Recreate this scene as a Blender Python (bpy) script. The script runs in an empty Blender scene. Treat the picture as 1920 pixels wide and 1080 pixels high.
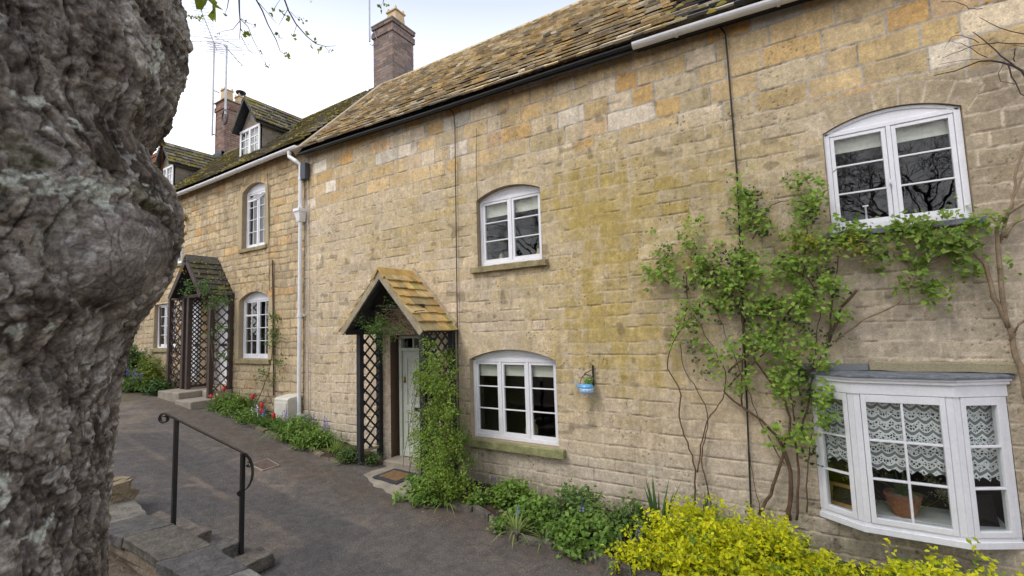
import bpy, bmesh, math, random
import numpy as np
from mathutils import Vector, Matrix
R_=math.radians
random.seed(7)
S=bpy.context.scene
COL=S.collection
# ------------------------------------------------------------------ camera
FPX=853.0
_v1=np.array([-1367.,116.,FPX]); _v1/=np.linalg.norm(_v1)
_up=np.array([-320.,-10040.,FPX]); _up-=_up.dot(_v1)*_v1; _up/=np.linalg.norm(_up)
_X=-_v1; _Z=_up; _Y=np.cross(_Z,_X)
RM=np.array([_X,_Y,_Z]).T            # image axes (right, down, forward) <- world
CAM=np.array([0.,-5.45,2.2])
cd=bpy.data.cameras.new('camera'); cam=bpy.data.objects.new('camera',cd); COL.objects.link(cam)
r=RM[0]; d=RM[1]; f=RM[2]
cam.matrix_world=Matrix(((r[0],-d[0],-f[0],CAM[0]),(r[1],-d[1],-f[1],CAM[1]),(r[2],-d[2],-f[2],CAM[2]),(0,0,0,1)))
cd.sensor_width=36; cd.lens=FPX/1920*36; cd.clip_start=.05; cd.clip_end=600
S.camera=cam
# ------------------------------------------------------------------ sky, sun
SUN_EL,SUN_AZ=52,205
w=bpy.data.worlds.new("World"); S.world=w; w.use_nodes=True
nt=w.node_tree; bg=nt.nodes['Background']
sky=nt.nodes.new('ShaderNodeTexSky'); sky.sky_type='NISHITA'; sky.sun_disc=False
sky.sun_elevation=R_(SUN_EL); sky.sun_rotation=R_(SUN_AZ); sky.dust_density=3; sky.air_density=1
tc=nt.nodes.new('ShaderNodeTexCoord'); sx=nt.nodes.new('ShaderNodeSeparateXYZ'); nt.links.new(tc.outputs['Generated'],sx.inputs[0])
cr=nt.nodes.new('ShaderNodeValToRGB'); cr.color_ramp.elements[0].position=.40; cr.color_ramp.elements[0].color=(1,1,1,1)
cr.color_ramp.elements[1].position=.60; cr.color_ramp.elements[1].color=(.47,.52,.63,1)
e_=cr.color_ramp.elements.new(1.); e_.color=(.62,.65,.72,1)
nt.links.new(sx.outputs['Z'],cr.inputs[0])
ml=nt.nodes.new('ShaderNodeMix'); ml.data_type='RGBA'; ml.blend_type='MULTIPLY'; ml.inputs[0].default_value=1
nt.links.new(cr.outputs[0],ml.inputs[6]); ml.inputs[7].default_value=(11.5,11.5,11.9,1)
mx=nt.nodes.new('ShaderNodeMix'); mx.data_type='RGBA'; mx.inputs[0].default_value=.86
nt.links.new(sky.outputs[0],mx.inputs[6]); nt.links.new(ml.outputs[2],mx.inputs[7])
nt.links.new(mx.outputs[2],bg.inputs[0]); bg.inputs[1].default_value=.1
sd=bpy.data.lights.new('sun','SUN'); sd.energy=1.3; sd.angle=R_(22); sd.color=(1,.955,.89)
so=bpy.data.objects.new('sun',sd); COL.objects.link(so)
# light comes from over the viewer's shoulder
sv=Vector((math.sin(R_(SUN_AZ))*math.cos(R_(SUN_EL)),math.cos(R_(SUN_AZ))*math.cos(R_(SUN_EL)),math.sin(R_(SUN_EL))))
so.rotation_euler=sv.to_track_quat('Z','Y').to_euler()
S.view_settings.view_transform='Standard'; S.view_settings.look='None'; S.view_settings.gamma=1
S.view_settings.exposure=0.68
try: S.cycles.transparent_max_bounces=24
except Exception: pass
# ------------------------------------------------------------------ survey helpers: photo direction -> real plane
def ray(u,v): return RM.T@np.array([u-960.,v-540.,FPX])
def W(u,v,y=0.): r=ray(u,v); return CAM+r*((y-CAM[1])/r[1])
def GZ(u,v,z): r=ray(u,v); return CAM+r*((z-CAM[2])/r[2])
def DIST(u,v,t): r=ray(u,v); return CAM+r*t/FPX
# ------------------------------------------------------------------ noise
def _hash(i,j,seed):
    n=(i.astype(np.int64)*374761393+j.astype(np.int64)*668265263+seed*974634777)&0x7fffffff
    n=((n^(n>>13))*1274126177)&0x7fffffff
    return ((n^(n>>16))&0xffff)/65535.0
def vn(x,y,seed=0):
    x=np.asarray(x,float); y=np.asarray(y,float)
    i=np.floor(x); j=np.floor(y); u=x-i; v=y-j; u=u*u*(3-2*u); v=v*v*(3-2*v)
    a=_hash(i,j,seed);b=_hash(i+1,j,seed);c=_hash(i,j+1,seed);e=_hash(i+1,j+1,seed)
    return (a*(1-u)+b*u)*(1-v)+(c*(1-u)+e*u)*v
def fbm(x,y,seed=0,o=4):
    s=0;a=.5
    for k in range(o): s=s+a*vn(x*2**k,y*2**k,seed+k*17); a*=.5
    return s/(1-.5**o)
def sst(a,b,x): t=np.clip((x-a)/(b-a),0,1); return t*t*(3-2*t)
# ------------------------------------------------------------------ materials
def mat(name,col=(.5,.5,.5),attr=False,rough=.8,ns=8.,na=.35,fine=60.,fa=.25,bump=.3,bscale=40.,bdist=.01,metal=0,spec=.3,alpha=None,coat=0):
    m=bpy.data.materials.new(name); m.use_nodes=True; t=m.node_tree; N=t.nodes; L=t.links
    b=N['Principled BSDF']; b.inputs['Roughness'].default_value=rough; b.inputs['Metallic'].default_value=metal
    b.inputs['Specular IOR Level'].default_value=spec; b.inputs['Coat Weight'].default_value=coat
    tc=N.new('ShaderNodeTexCoord')
    if attr: c=N.new('ShaderNodeAttribute'); c.attribute_name='Col'; src=c.outputs['Color']
    else: c=N.new('ShaderNodeRGB'); c.outputs[0].default_value=(*col,1); src=c.outputs[0]
    for sc,am in ((ns,na),(fine,fa)):
        if am<=0: continue
        n=N.new('ShaderNodeTexNoise'); n.inputs['Scale'].default_value=sc; n.inputs['Detail'].default_value=5; n.inputs['Roughness'].default_value=.65
        L.new(tc.outputs['Object'],n.inputs['Vector'])
        mr=N.new('ShaderNodeMapRange'); mr.inputs[1].default_value=.25; mr.inputs[2].default_value=.75; mr.inputs[3].default_value=1-am; mr.inputs[4].default_value=1+am
        L.new(n.outputs['Fac'],mr.inputs[0])
        mm=N.new('ShaderNodeVectorMath'); mm.operation='SCALE'; L.new(src,mm.inputs[0]); L.new(mr.outputs[0],mm.inputs['Scale']); src=mm.outputs[0]
    L.new(src,b.inputs['Base Color'])
    if bump>0:
        n=N.new('ShaderNodeTexNoise'); n.inputs['Scale'].default_value=bscale; n.inputs['Detail'].default_value=6; n.inputs['Roughness'].default_value=.7
        L.new(tc.outputs['Object'],n.inputs['Vector'])
        bp=N.new('ShaderNodeBump'); bp.inputs['Strength'].default_value=bump; bp.inputs['Distance'].default_value=bdist
        L.new(n.outputs['Fac'],bp.inputs['Height']); L.new(bp.outputs[0],b.inputs['Normal'])
    return m
def leafmat(name,rough=.45,trans=.35):
    m=bpy.data.materials.new(name); m.use_nodes=True; t=m.node_tree; N=t.nodes; L=t.links
    b=N['Principled BSDF']; b.inputs['Roughness'].default_value=rough; b.inputs['Specular IOR Level'].default_value=.35
    c=N.new('ShaderNodeAttribute'); c.attribute_name='Col'
    L.new(c.outputs['Color'],b.inputs['Base Color'])
    tr=N.new('ShaderNodeBsdfTranslucent'); L.new(c.outputs['Color'],tr.inputs[0])
    mxs=N.new('ShaderNodeMixShader'); mxs.inputs[0].default_value=trans
    L.new(b.outputs[0],mxs.inputs[1]); L.new(tr.outputs[0],mxs.inputs[2]); L.new(mxs.outputs[0],N['Material Output'].inputs[0])
    return m
def glassmat():
    m=bpy.data.materials.new('window_glass'); m.use_nodes=True; t=m.node_tree; N=t.nodes; L=t.links
    N.remove(N['Principled BSDF'])
    fr=N.new('ShaderNodeFresnel'); ge=N.new('ShaderNodeNewGeometry'); io=N.new('ShaderNodeMapRange')
    io.inputs[3].default_value=1.5; io.inputs[4].default_value=1/1.5; L.new(ge.outputs['Backfacing'],io.inputs[0]); L.new(io.outputs[0],fr.inputs[0])
    tr=N.new('ShaderNodeBsdfTransparent'); tr.inputs[0].default_value=(.93,.95,.94,1)
    gl=N.new('ShaderNodeBsdfGlossy'); gl.inputs['Roughness'].default_value=.0
    n=N.new('ShaderNodeTexNoise'); n.inputs['Scale'].default_value=3; tc=N.new('ShaderNodeTexCoord'); L.new(tc.outputs['Object'],n.inputs['Vector'])
    bp=N.new('ShaderNodeBump'); bp.inputs['Strength'].default_value=.12; bp.inputs['Distance'].default_value=.01; L.new(n.outputs['Fac'],bp.inputs['Height']); L.new(bp.outputs[0],gl.inputs['Normal'])
    ms=N.new('ShaderNodeMixShader'); L.new(fr.outputs[0],ms.inputs[0]); L.new(tr.outputs[0],ms.inputs[1]); L.new(gl.outputs[0],ms.inputs[2])
    L.new(ms.outputs[0],N['Material Output'].inputs[0]); return m
M=dict(
 stone=mat('limestone_wall',attr=True,rough=.95,ns=5,na=.14,fine=70,fa=.30,bump=.45,bscale=75,bdist=.007,spec=.15),
 slate=mat('stone_slate',attr=True,rough=.9,ns=9,na=.3,fine=60,fa=.3,bump=.5,bscale=40,bdist=.012,spec=.2),
 brick=mat('old_brick',attr=True,rough=.92,ns=12,na=.2,fine=80,fa=.2,bump=.4,bscale=70,bdist=.006,spec=.2),
 sill=mat('stone_sill',(.30,.25,.14),rough=.95,ns=9,na=.35,fine=60,fa=.25,bump=.5,bscale=45,bdist=.01,spec=.15),
 sillg=mat('mossy_sill',(.27,.27,.13),rough=.95,ns=9,na=.4,fine=60,fa=.25,bump=.5,bscale=45,bdist=.01,spec=.15),
 white=mat('white_paint',(.79,.79,.82),rough=.42,ns=5,na=.07,fine=35,fa=.06,bump=.25,bscale=30,bdist=.004,spec=.45),
 pvc=mat('white_gutter_paint',(.80,.80,.81),rough=.35,ns=5,na=.06,fine=30,fa=.05,bump=.05,spec=.5),
 black=mat('black_gutter',(.018,.018,.02),rough=.45,ns=5,na=.2,fa=.1,bump=.1,spec=.5),
 blackwood=mat('black_stained_timber',(.028,.028,.031),rough=.6,ns=9,na=.4,fine=50,fa=.3,bump=.5,bscale=50,bdist=.006,spec=.35),
 brownwood=mat('brown_stained_timber',(.065,.045,.037),rough=.65,ns=9,na=.3,fine=50,fa=.3,bump=.5,bscale=50,bdist=.006,spec=.3),
 greywood=mat('weathered_bargeboard',(.34,.29,.20),rough=.85,ns=7,na=.25,fine=50,fa=.2,bump=.4,bscale=60,bdist=.006,spec=.2),
 sage=mat('sage_paint',(.50,.53,.45),rough=.42,ns=5,na=.05,fine=30,fa=.03,bump=.08,bscale=30,bdist=.004,spec=.45),
 lead=mat('lead_sheet',(.16,.175,.20),rough=.55,ns=14,na=.5,fine=60,fa=.3,bump=.4,bscale=30,bdist=.01,spec=.4),
 iron=mat('black_iron_paint',(.012,.012,.013),rough=.28,ns=6,na=.1,fa=.1,bump=.15,bscale=60,bdist=.003,spec=.6),
 cable=mat('black_cable',(.03,.028,.026),rough=.6,na=.1,fa=0,bump=0),
 alu=mat('aluminium_mast',(.45,.45,.47),rough=.4,metal=.7,na=.2,fa=.1,bump=0),
 darkplastic=mat('grey_plastic',(.06,.065,.075),rough=.5,na=.1,fa=.05,bump=0),
 clay=mat('buff_clay_pot',(.55,.42,.26),rough=.9,ns=7,na=.2,bump=.3),
 terracotta=mat('terracotta',(.33,.13,.08),rough=.6,ns=12,na=.35,bump=.2),
 render=mat('lime_render',(.22,.19,.15),rough=.95,ns=5,na=.35,fine=40,fa=.25,bump=.4,bscale=30),
 concrete=mat('worn_concrete',(.27,.235,.19),rough=.95,ns=4,na=.3,fine=60,fa=.3,bump=.4,bscale=60,bdist=.006,spec=.2),
 flag=mat('york_flagstone',attr=True,rough=.8,ns=9,na=.6,fine=45,fa=.5,bump=.9,bscale=22,bdist=.02,spec=.35),
 rock=mat('rubble_stone',(.25,.20,.13),rough=.95,ns=9,na=.4,fine=50,fa=.3,bump=.8,bscale=18,bdist=.03,spec=.2),
 soil=mat('garden_soil',(.075,.052,.038),rough=1,ns=12,na=.5,fine=90,fa=.5,bump=1,bscale=45,bdist=.03,spec=.1),
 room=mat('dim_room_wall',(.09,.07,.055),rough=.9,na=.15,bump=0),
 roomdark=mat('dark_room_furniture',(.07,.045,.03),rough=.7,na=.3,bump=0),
 blind=mat('cream_blind',(.78,.75,.66),rough=.8,na=.06,fa=.05,bump=.1),
 gold=mat('brass',(.5,.33,.1),rough=.3,metal=1,na=.1,fa=0,bump=0),
 coir=mat('coir_mat',(.20,.125,.065),rough=1,ns=20,na=.4,fine=150,fa=.4,bump=.8,bscale=160,bdist=.01,spec=.1),
 rubber=mat('mat_rubber',(.045,.048,.055),rough=.8,ns=20,na=.3,fine=90,fa=.5,bump=.8,bscale=60,bdist=.01),
 kettle=mat('blue_enamel',(.12,.38,.66),rough=.35,ns=20,na=.15,fa=.1,bump=.05,spec=.6),
 kettlewhite=mat('pale_blue_enamel',(.50,.62,.80),rough=.35,na=.1,fa=0,bump=0,spec=.6),
 picture=mat('oak_frame',(.42,.24,.10),rough=.5,ns=12,na=.3,bump=.2),
 photo=mat('dark_backing',(.03,.028,.025),rough=.5,na=.2,bump=0),
 vase=mat('patterned_vase',(.30,.24,.15),rough=.35,ns=30,na=.9,fine=60,fa=.4,bump=0,spec=.5),
 stem=mat('woody_stem',(.13,.085,.055),rough=.85,ns=12,na=.4,fine=60,fa=.3,bump=.6,bscale=60,bdist=.004,spec=.2),
 palestem=mat('pale_woody_stem',(.27,.20,.13),rough=.85,ns=12,na=.4,fine=60,fa=.3,bump=.6,bscale=50,bdist=.006,spec=.2),
 greenstem=mat('green_stem',(.10,.12,.05),rough=.7,na=.3,bump=0),
 twig=mat('twig_bark',(.055,.04,.035),rough=.85,na=.3,bump=.2),
 leaf=leafmat('leaf',.45,.35), petal=leafmat('petal',.5,.3), moss=leafmat('moss',.95,.0), litter=leafmat('litter',.9,.05),
 glass=glassmat(), net=None)
# lace: thread network with scalloped bands, cut through with holes
def lacemat():
    m=bpy.data.materials.new('lace'); m.use_nodes=True; t=m.node_tree; N=t.nodes; L=t.links
    b=N['Principled BSDF']; b.inputs['Base Color'].default_value=(.88,.88,.88,1); b.inputs['Roughness'].default_value=.9
    a=N.new('ShaderNodeAttribute'); a.attribute_name='uvw'
    s=N.new('ShaderNodeSeparateXYZ'); L.new(a.outputs['Vector'],s.inputs[0])
    def mth(op,x,y=None,z=None):
        n=N.new('ShaderNodeMath'); n.operation=op
        for i,q in enumerate((x,y,z)):
            if q is None: continue
            if isinstance(q,(int,float)): n.inputs[i].default_value=q
            else: L.new(q,n.inputs[i])
        return n.outputs[0]
    U=s.outputs[0]; V=s.outputs[1]
    sc=mth('MULTIPLY',mth('ABSOLUTE',mth('SINE',mth('MULTIPLY',U,3.14159/.105))),.035)       # scallop offset
    vv=mth('ADD',V,sc)
    band=mth('FRACT',mth('DIVIDE',vv,.105))                   # 0..1 in each scalloped band
    vo=N.new('ShaderNodeTexVoronoi'); vo.feature='DISTANCE_TO_EDGE'; vo.inputs['Scale'].default_value=44; vo.inputs['Randomness'].default_value=.6
    L.new(a.outputs['Vector'],vo.inputs['Vector'])
    web=mth('LESS_THAN',vo.outputs['Distance'],.15)
    line=mth('LESS_THAN',band,.17); line2=mth('COMPARE',band,.50,.06)
    net=mth('MULTIPLY',mth('COMPARE',band,.31,.13),.30)
    wz=mth('MULTIPLY',mth('GREATER_THAN',band,.55),mth('MULTIPLY',web,.95))
    al=mth('MAXIMUM',mth('MAXIMUM',line,line2),mth('MAXIMUM',net,mth('MAXIMUM',wz,.05)))
    L.new(al,b.inputs['Alpha']); return m
M['net']=lacemat()
# ------------------------------------------------------------------ mesh builder
OFF={}
def mesh_np(name,V,F,m,parent=None,fc=None,smooth=False,vc=None):
    V=np.asarray(V,float); off=OFF.get(parent.name,(0,0,0)) if parent else (0,0,0)
    V=V-np.array(off)
    me=bpy.data.meshes.new(name)
    if isinstance(F,np.ndarray):
        n,k=F.shape; tot=np.full(n,k); flat=F.ravel()
    else:
        tot=np.array([len(q) for q in F]); flat=np.array([i for q in F for i in q])
    n=len(tot)
    me.vertices.add(len(V)); me.vertices.foreach_set('co',V.ravel())
    me.loops.add(len(flat)); me.loops.foreach_set('vertex_index',flat.astype(np.int32))
    me.polygons.add(n); st=np.zeros(n,np.int32); st[1:]=np.cumsum(tot)[:-1]
    me.polygons.foreach_set('loop_start',st); 
    try: me.polygons.foreach_set('loop_total',tot.astype(np.int32))
    except Exception: pass
    me.polygons.foreach_set('use_smooth',np.full(n,smooth)); me.update(calc_edges=True); 
    if fc is not None:
        a=me.attributes.new('Col','FLOAT_COLOR','FACE'); c=np.ones((n,4)); c[:,:3]=fc; a.data.foreach_set('color',c.ravel())
    if vc is not None:
        a=me.attributes.new('Col','FLOAT_COLOR','POINT'); c=np.ones((len(V),4)); c[:,:3]=vc; a.data.foreach_set('color',c.ravel())
    me.validate()
    if m: me.materials.append(m)
    o=bpy.data.objects.new(name,me); COL.objects.link(o)
    if parent: o.parent=parent
    OFF[o.name]=tuple(off)
    return o
class MB:
    def __init__(s): s.v=[];s.f=[];s.c=[]
    def add(s,vs,fs,c=(1,1,1)):
        b=len(s.v); s.v+= [tuple(q) for q in vs]; s.f+=[tuple(i+b for i in q) for q in fs]; s.c+=[c]*len(fs); return s
    def hexa(s,p,c=(1,1,1)):   # 8 points: bottom 0-3 ccw, top 4-7
        return s.add(p,[(3,2,1,0),(4,5,6,7),(0,1,5,4),(1,2,6,5),(2,3,7,6),(3,0,4,7)],c)
    def box(s,x0,x1,y0,y1,z0,z1,c=(1,1,1)):
        return s.hexa([(x0,y0,z0),(x1,y0,z0),(x1,y1,z0),(x0,y1,z0),(x0,y0,z1),(x1,y0,z1),(x1,y1,z1),(x0,y1,z1)],c)
    def beam(s,p,q,w,h,up=(0,0,1),c=(1,1,1)):
        p=Vector(p);q=Vector(q);d=(q-p).normalized();u=Vector(up);sd=d.cross(u).normalized();u=sd.cross(d).normalized()
        a=sd*w/2;b=u*h/2
        return s.hexa([p-a-b,q-a-b,q+a-b,p+a-b,p-a+b,q-a+b,q+a+b,p+a+b],c)
    def tube(s,P,r,n=6,c=(1,1,1),cap=True):
        P=[Vector(p) for p in P]; 
        if not isinstance(r,(list,tuple,np.ndarray)): r=[r]*len(P)
        b=len(s.v); ref=Vector((.31,.17,.93))
        for i,p in enumerate(P):
            d=(P[min(i+1,len(P)-1)]-P[max(i-1,0)]).normalized()
            a=d.cross(ref); 
            if a.length<.1: a=d.cross(Vector((1,0,0)))
            a.normalize(); e=d.cross(a)
            for k in range(n): t=2*math.pi*k/n; s.v.append(tuple(p+(a*math.cos(t)+e*math.sin(t))*r[i]))
        for i in range(len(P)-1):
            for k in range(n):
                s.f.append((b+i*n+k,b+i*n+(k+1)%n,b+(i+1)*n+(k+1)%n,b+(i+1)*n+k)); s.c.append(c)
        if cap:
            s.f.append(tuple(b+k for k in range(n))[::-1]); s.c.append(c)
            e=b+(len(P)-1)*n; s.f.append(tuple(e+k for k in range(n))); s.c.append(c)
        return s
    def lathe(s,prof,cx,cy,n=16,c=(1,1,1),axis=None):
        b=len(s.v)
        for (r,z) in prof:
            for k in range(n): t=2*math.pi*k/n; s.v.append((cx+r*math.cos(t),cy+r*math.sin(t),z))
        for i in range(len(prof)-1):
            for k in range(n): s.f.append((b+i*n+k,b+i*n+(k+1)%n,b+(i+1)*n+(k+1)%n,b+(i+1)*n+k)); s.c.append(c)
        s.f.append(tuple(b+k for k in range(n))[::-1]); s.c.append(c)
        e=b+(len(prof)-1)*n; s.f.append(tuple(e+k for k in range(n))); s.c.append(c); return s
    def prism(s,poly,y0,y1,c=(1,1,1)):   # polygon in x,z extruded in y
        n=len(poly); b=len(s.v)
        for (x,z) in poly: s.v.append((x,y0,z))
        for (x,z) in poly: s.v.append((x,y1,z))
        s.f.append(tuple(b+i for i in range(n))); s.f.append(tuple(b+n+i for i in range(n))[::-1]); s.c+=[c,c]
        for i in range(n): s.f.append((b+i,b+n+i,b+n+(i+1)%n,b+(i+1)%n)); s.c.append(c)
        return s
    def build(s,name,m,parent=None,smooth=False,bevel=0,col=False):
        o=mesh_np(name,np.array(s.v),s.f,m,parent,fc=np.array(s.c) if (col or (m and m.name in ATTR)) else None,smooth=smooth)
        if bevel:
            b=o.modifiers.new('bevel','BEVEL'); b.width=bevel; b.segments=2; b.limit_method='ANGLE'
        return o
ATTR={'limestone_wall','stone_slate','old_brick','york_flagstone','leaf','petal','moss','litter'}
def tag(o,label=None,cat=None,group=None,kind=None):
    if label: o['label']=label
    if cat: o['category']=cat
    if group: o['group']=group
    if kind: o['kind']=kind
    return o
def empty(name,loc,label=None,cat=None,group=None,parent=None):
    o=bpy.data.objects.new(name,None); COL.objects.link(o)
    if parent:
        po=OFF[parent.name]; o.parent=parent; o.location=[loc[i]-po[i] for i in range(3)]
    else: o.location=loc
    o.empty_display_size=.2; OFF[o.name]=tuple(loc); tag(o,label,cat,group); return o
def rnd(a,b): return random.uniform(a,b)
def sc(c,k): return tuple(v*k for v in c)
# ------------------------------------------------------------------ ground form
_gx=[-60,-20,-16,-12.6,-11.3,-10,-8.7,-7,-6.5,-5.5,-4,-3,0,3,10,60]
_gz=[1.9,1.25,1.05,.85,.77,.63,.42,.2,.13,.0,-.06,-.08,-.14,-.25,-.5,-1.2]
def G(x,y):
    x=np.asarray(x,float);y=np.asarray(y,float)
    g=np.interp(x,_gx,_gz)
    g=g+.12*sst(1.8,2.9,-y)*sst(4.5,5.8,-x)
    bank=.22+.42*sst(3.8,5.2,-y)+.35*sst(5.5,9,-y)+.55*np.maximum(0,np.interp(x,_gx,_gz)-.1)
    m=sst(3.60,3.74,-y)
    g=g*(1-m)+np.maximum(g,bank)*m
    return g
def g1(x,y): return float(G(x,y))
# terrain sheet: asphalt lane + dirt bank
def axis(lo,hi,fine_lo,fine_hi,step,far):
    a=list(np.arange(fine_lo,fine_hi,step)); L=[];x=fine_lo;s=step
    while x>lo: s*=1.35; x-=s; L.append(x)
    H=[];x=a[-1];s=step
    while x<hi: s*=1.35; x+=s; H.append(x)
    return np.array(L[::-1]+a+H)
gxs=axis(-300,300,-16,3,.05,0); gys=axis(-300,300,-6.,.6,.05,0)
GX,GY=np.meshgrid(gxs,gys,indexing='ij')
GZ_=G(GX,GY)+(fbm(GX*3,GY*3,5)-.5)*.016*((np.abs(GY)<7))
bankm=sst(3.6,3.7,-GY)
GZ_+= (fbm(GX*9,GY*9,9)-.5)*.06*bankm
def grid(name,X,Y,Z,m,parent=None,vc=None,smooth=True):
    n,k=X.shape; V=np.stack([X,Y,Z],-1).reshape(-1,3); I=np.arange(n*k).reshape(n,k)
    F=np.stack([I[:-1,:-1],I[1:,:-1],I[1:,1:],I[:-1,1:]],-1).reshape(-1,4)
    return mesh_np(name,V,F,m,parent,vc=vc,smooth=smooth)
asph=np.array([.114,.101,.091]); dust=np.array([.19,.152,.12]); dark=np.array([.080,.076,.077]); mossg=np.array([.12,.11,.03]); dirt=np.array([.125,.095,.07])
def mixc(a,b,t): return a*(1-t[...,None])+b*t[...,None]
t1=sst(.47,.66,fbm(GX*.9+3,GY*.9,21)*.6+fbm(GX*5,GY*5,22)*.4)
c=mixc(np.broadcast_to(asph,GX.shape+(3,)),dust,t1*.75)
# old utility trench patches: smoother and darker
for (x0,x1,y0,y1) in ((-9.6,-4.2,-2.35,-1.75),(-4.6,-2.6,-3.3,-2.2),(-8.2,-7.6,-2.3,-.8),(-13,-8.75,-3.4,-2.45),(-8.68,-6.9,-3.4,-2.42),(-6.85,-5.7,-3.4,-2.42)):
    e=sst(0,.04,GX-x0)*sst(0,.04,x1-GX)*sst(0,.04,GY-y0)*sst(0,.04,y1-GY); c=mixc(c,dark,e*.7)
t2=sst(.5,.7,fbm(GX*2,GY*2,31))*sst(-11,-13,GX)*sst(-2.4,-.6,GY); c=mixc(c,mossg,t2*.8)
nearbed=sst(.55,0,np.abs(GY+1.05)+ (fbm(GX*4,GY*4,41)-.5)*.5); c=mixc(c,np.array([.10,.075,.055]),nearbed*.6)
c=mixc(c,dirt,bankm)
M['ground']=mat('asphalt_lane',attr=True,rough=.88,ns=9,na=.32,fine=70,fa=.6,bump=.9,bscale=80,bdist=.014,spec=.25); ATTR.add('asphalt_lane')
ground=grid('ground',GX,GY,GZ_,M['ground'],vc=c.reshape(-1,3)); tag(ground,kind='structure')

# ------------------------------------------------------------------ stone walling
def arc(o):
    xa,xb,zb,zs,ri=o; w=xb-xa; Rr=(w*w/4+ri*ri)/(2*ri); return (xa+xb)/2,zs+ri-Rr,Rr
def inside(o,X,Z):
    xa,xb,zb,zs,ri=o
    a=(X>xa)&(X<xb)&(Z>zb)
    if ri<=0: return a&(Z<zs)
    cx,cz,Rr=arc(o); return a&((Z<zs)|((X-cx)**2+(Z-cz)**2<Rr*Rr))
def stone_wall(name,parent,xs,zlo,ztop,openings,rows,widths,colfn,seed,vth=.2,smooth_rows=None,rag=1.):
    zs=np.arange(zlo,ztop+.001,xs[1]-xs[0]); X,Z=np.meshgrid(xs,zs,indexing='ij')
    wob=(fbm(X*.8,Z*.8,seed+3)-.5)*.07+(fbm(X*7,Z*7,seed+4)-.5)*.018*rag
    zz=Z+wob; rows=np.array(rows); ri=np.clip(np.searchsorted(rows,zz)-1,0,len(rows)-2)
    dz=np.minimum(zz-rows[ri],rows[ri+1]-zz)
    rng=np.random.RandomState(seed); xw=X+(fbm(X*8+9,Z*8,seed+5)-.5)*.02*rag+(fbm(X*1.5,Z*30,seed+6)-.5)*.01
    sid=np.zeros(X.shape,int); dx=np.zeros(X.shape); off=0
    for r_ in range(len(rows)-1):
        h=rows[r_+1]-rows[r_]; lo,hi=widths(rows[r_]); b=[xs[0]-1+rng.rand()*.4]
        while b[-1]<xs[-1]+1: b.append(b[-1]+h*rng.uniform(lo,hi))
        b=np.array(b); m=ri==r_; q=xw[m]; k=np.searchsorted(b,q)-1
        sid[m]=off+k; dx[m]=np.minimum(q-b[k],b[k+1]-q); off+=len(b)
    d=np.minimum(dz,dx); vou=np.zeros(X.shape,bool)
    for o in openings:
        if o[4]<=0: continue
        cx,cz,Rr=arc(o); rr=np.hypot(X-cx,Z-cz)+ (fbm(X*9,Z*9,seed)-.5)*.01; an=np.arctan2(X-cx,Z-cz); am=math.asin(min(1,(o[1]-o[0])/2/Rr))+.06
        ring=(rr>=Rr-.03)&(rr<Rr+vth)&(np.abs(an)<am)&(Z>cz)
        nst=7; ka=np.floor((an/am+1)/2*nst); fa=(an/am+1)/2*nst-ka
        da=np.minimum(fa,1-fa)*(2*am/nst)*rr; dd=np.minimum(da,np.minimum(Rr+vth-rr,.1))
        sid[ring]=(off+ka[ring]).astype(int); d[ring]=dd[ring]; vou|=ring; off+=nst
    rc=rng.rand(off+10,6); sr=rc[sid]
    jw=.0030+.0045*fbm(X*3,Z*3,seed+8)
    hgt=sst(jw*.7,jw+(.014 if rag>1.5 else .0075),d)
    fine=fbm(X*22,Z*22,seed+11,3)-.5; med=fbm(X*6,Z*6,seed+12,3)-.5
    pit=sst(.84,.92,vn(X*60,Z*60,seed+13))*sst(.52,.66,fbm(X*2,Z*2,seed+14))
    rel_=hgt*(.007 if rag>1.5 else (.0017+.0012*sst(4.2,4.6,Z)+.003*sst(1.3,.6,Z)))
    Y=-(rel_+(sr[...,0]-.5)*(.008 if rag>1.5 else .003)*hgt+fine*.006+med*.004-pit*.008)
    colr=colfn(X,Z,sr,hgt,vou,fine,med,pit)
    # broken dark joints: cracks where pointing has fallen out, their shadow darkened into the colour, mostly along the beds
    ck=sst(.0075,.001,dz+.004*(fbm(X*20,Z*20,seed+41)-.5))*sst(.54,.62,fbm(X*3.6,Z*9,seed+42))+.8*sst(.006,.001,d)*sst(.58,.64,fbm(X*4,Z*4,seed+43))
    ck=np.clip(ck,0,1)*(~vou); Y=Y+ck*.012; colr=colr*(1-(.42 if rag<1.5 else .6)*ck[...,None])
    tool=vn(X*46+sr[...,0]*9,Z*9+sr[...,5]*40,seed+44)-.5; spk=fbm(X*48,Z*48,seed+45,2)-.5
    hl=sst(.62,.72,fbm(X*13,Z*17,seed+46))
    colr=np.clip(colr*(1+.16*tool+.34*spk)[...,None]*(1+.13*hl[...,None]),.02,.85)
    bls=sst(.80,.86,vn(X*7+3,Z*11,seed+47))*sst(.5,.6,fbm(X*1.1,Z*1.1,seed+48)); colr=colr*(1-.35*bls[...,None])
    keep=np.ones((len(xs)-1,len(zs)-1),bool); XC=(X[:-1,:-1]+X[1:,1:])/2; ZC=(Z[:-1,:-1]+Z[1:,1:])/2
    for o in openings: keep&=~inside(o,XC,ZC)
    adjK=np.zeros(X.shape,bool);adjR=np.zeros(X.shape,bool)
    for a in (0,1):
        for b in (0,1):
            sl=(slice(a,a+keep.shape[0]),slice(b,b+keep.shape[1])); adjK[sl]|=keep; adjR[sl]|=~keep
    bd=adjK&adjR; bi=np.argwhere(bd)
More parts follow.
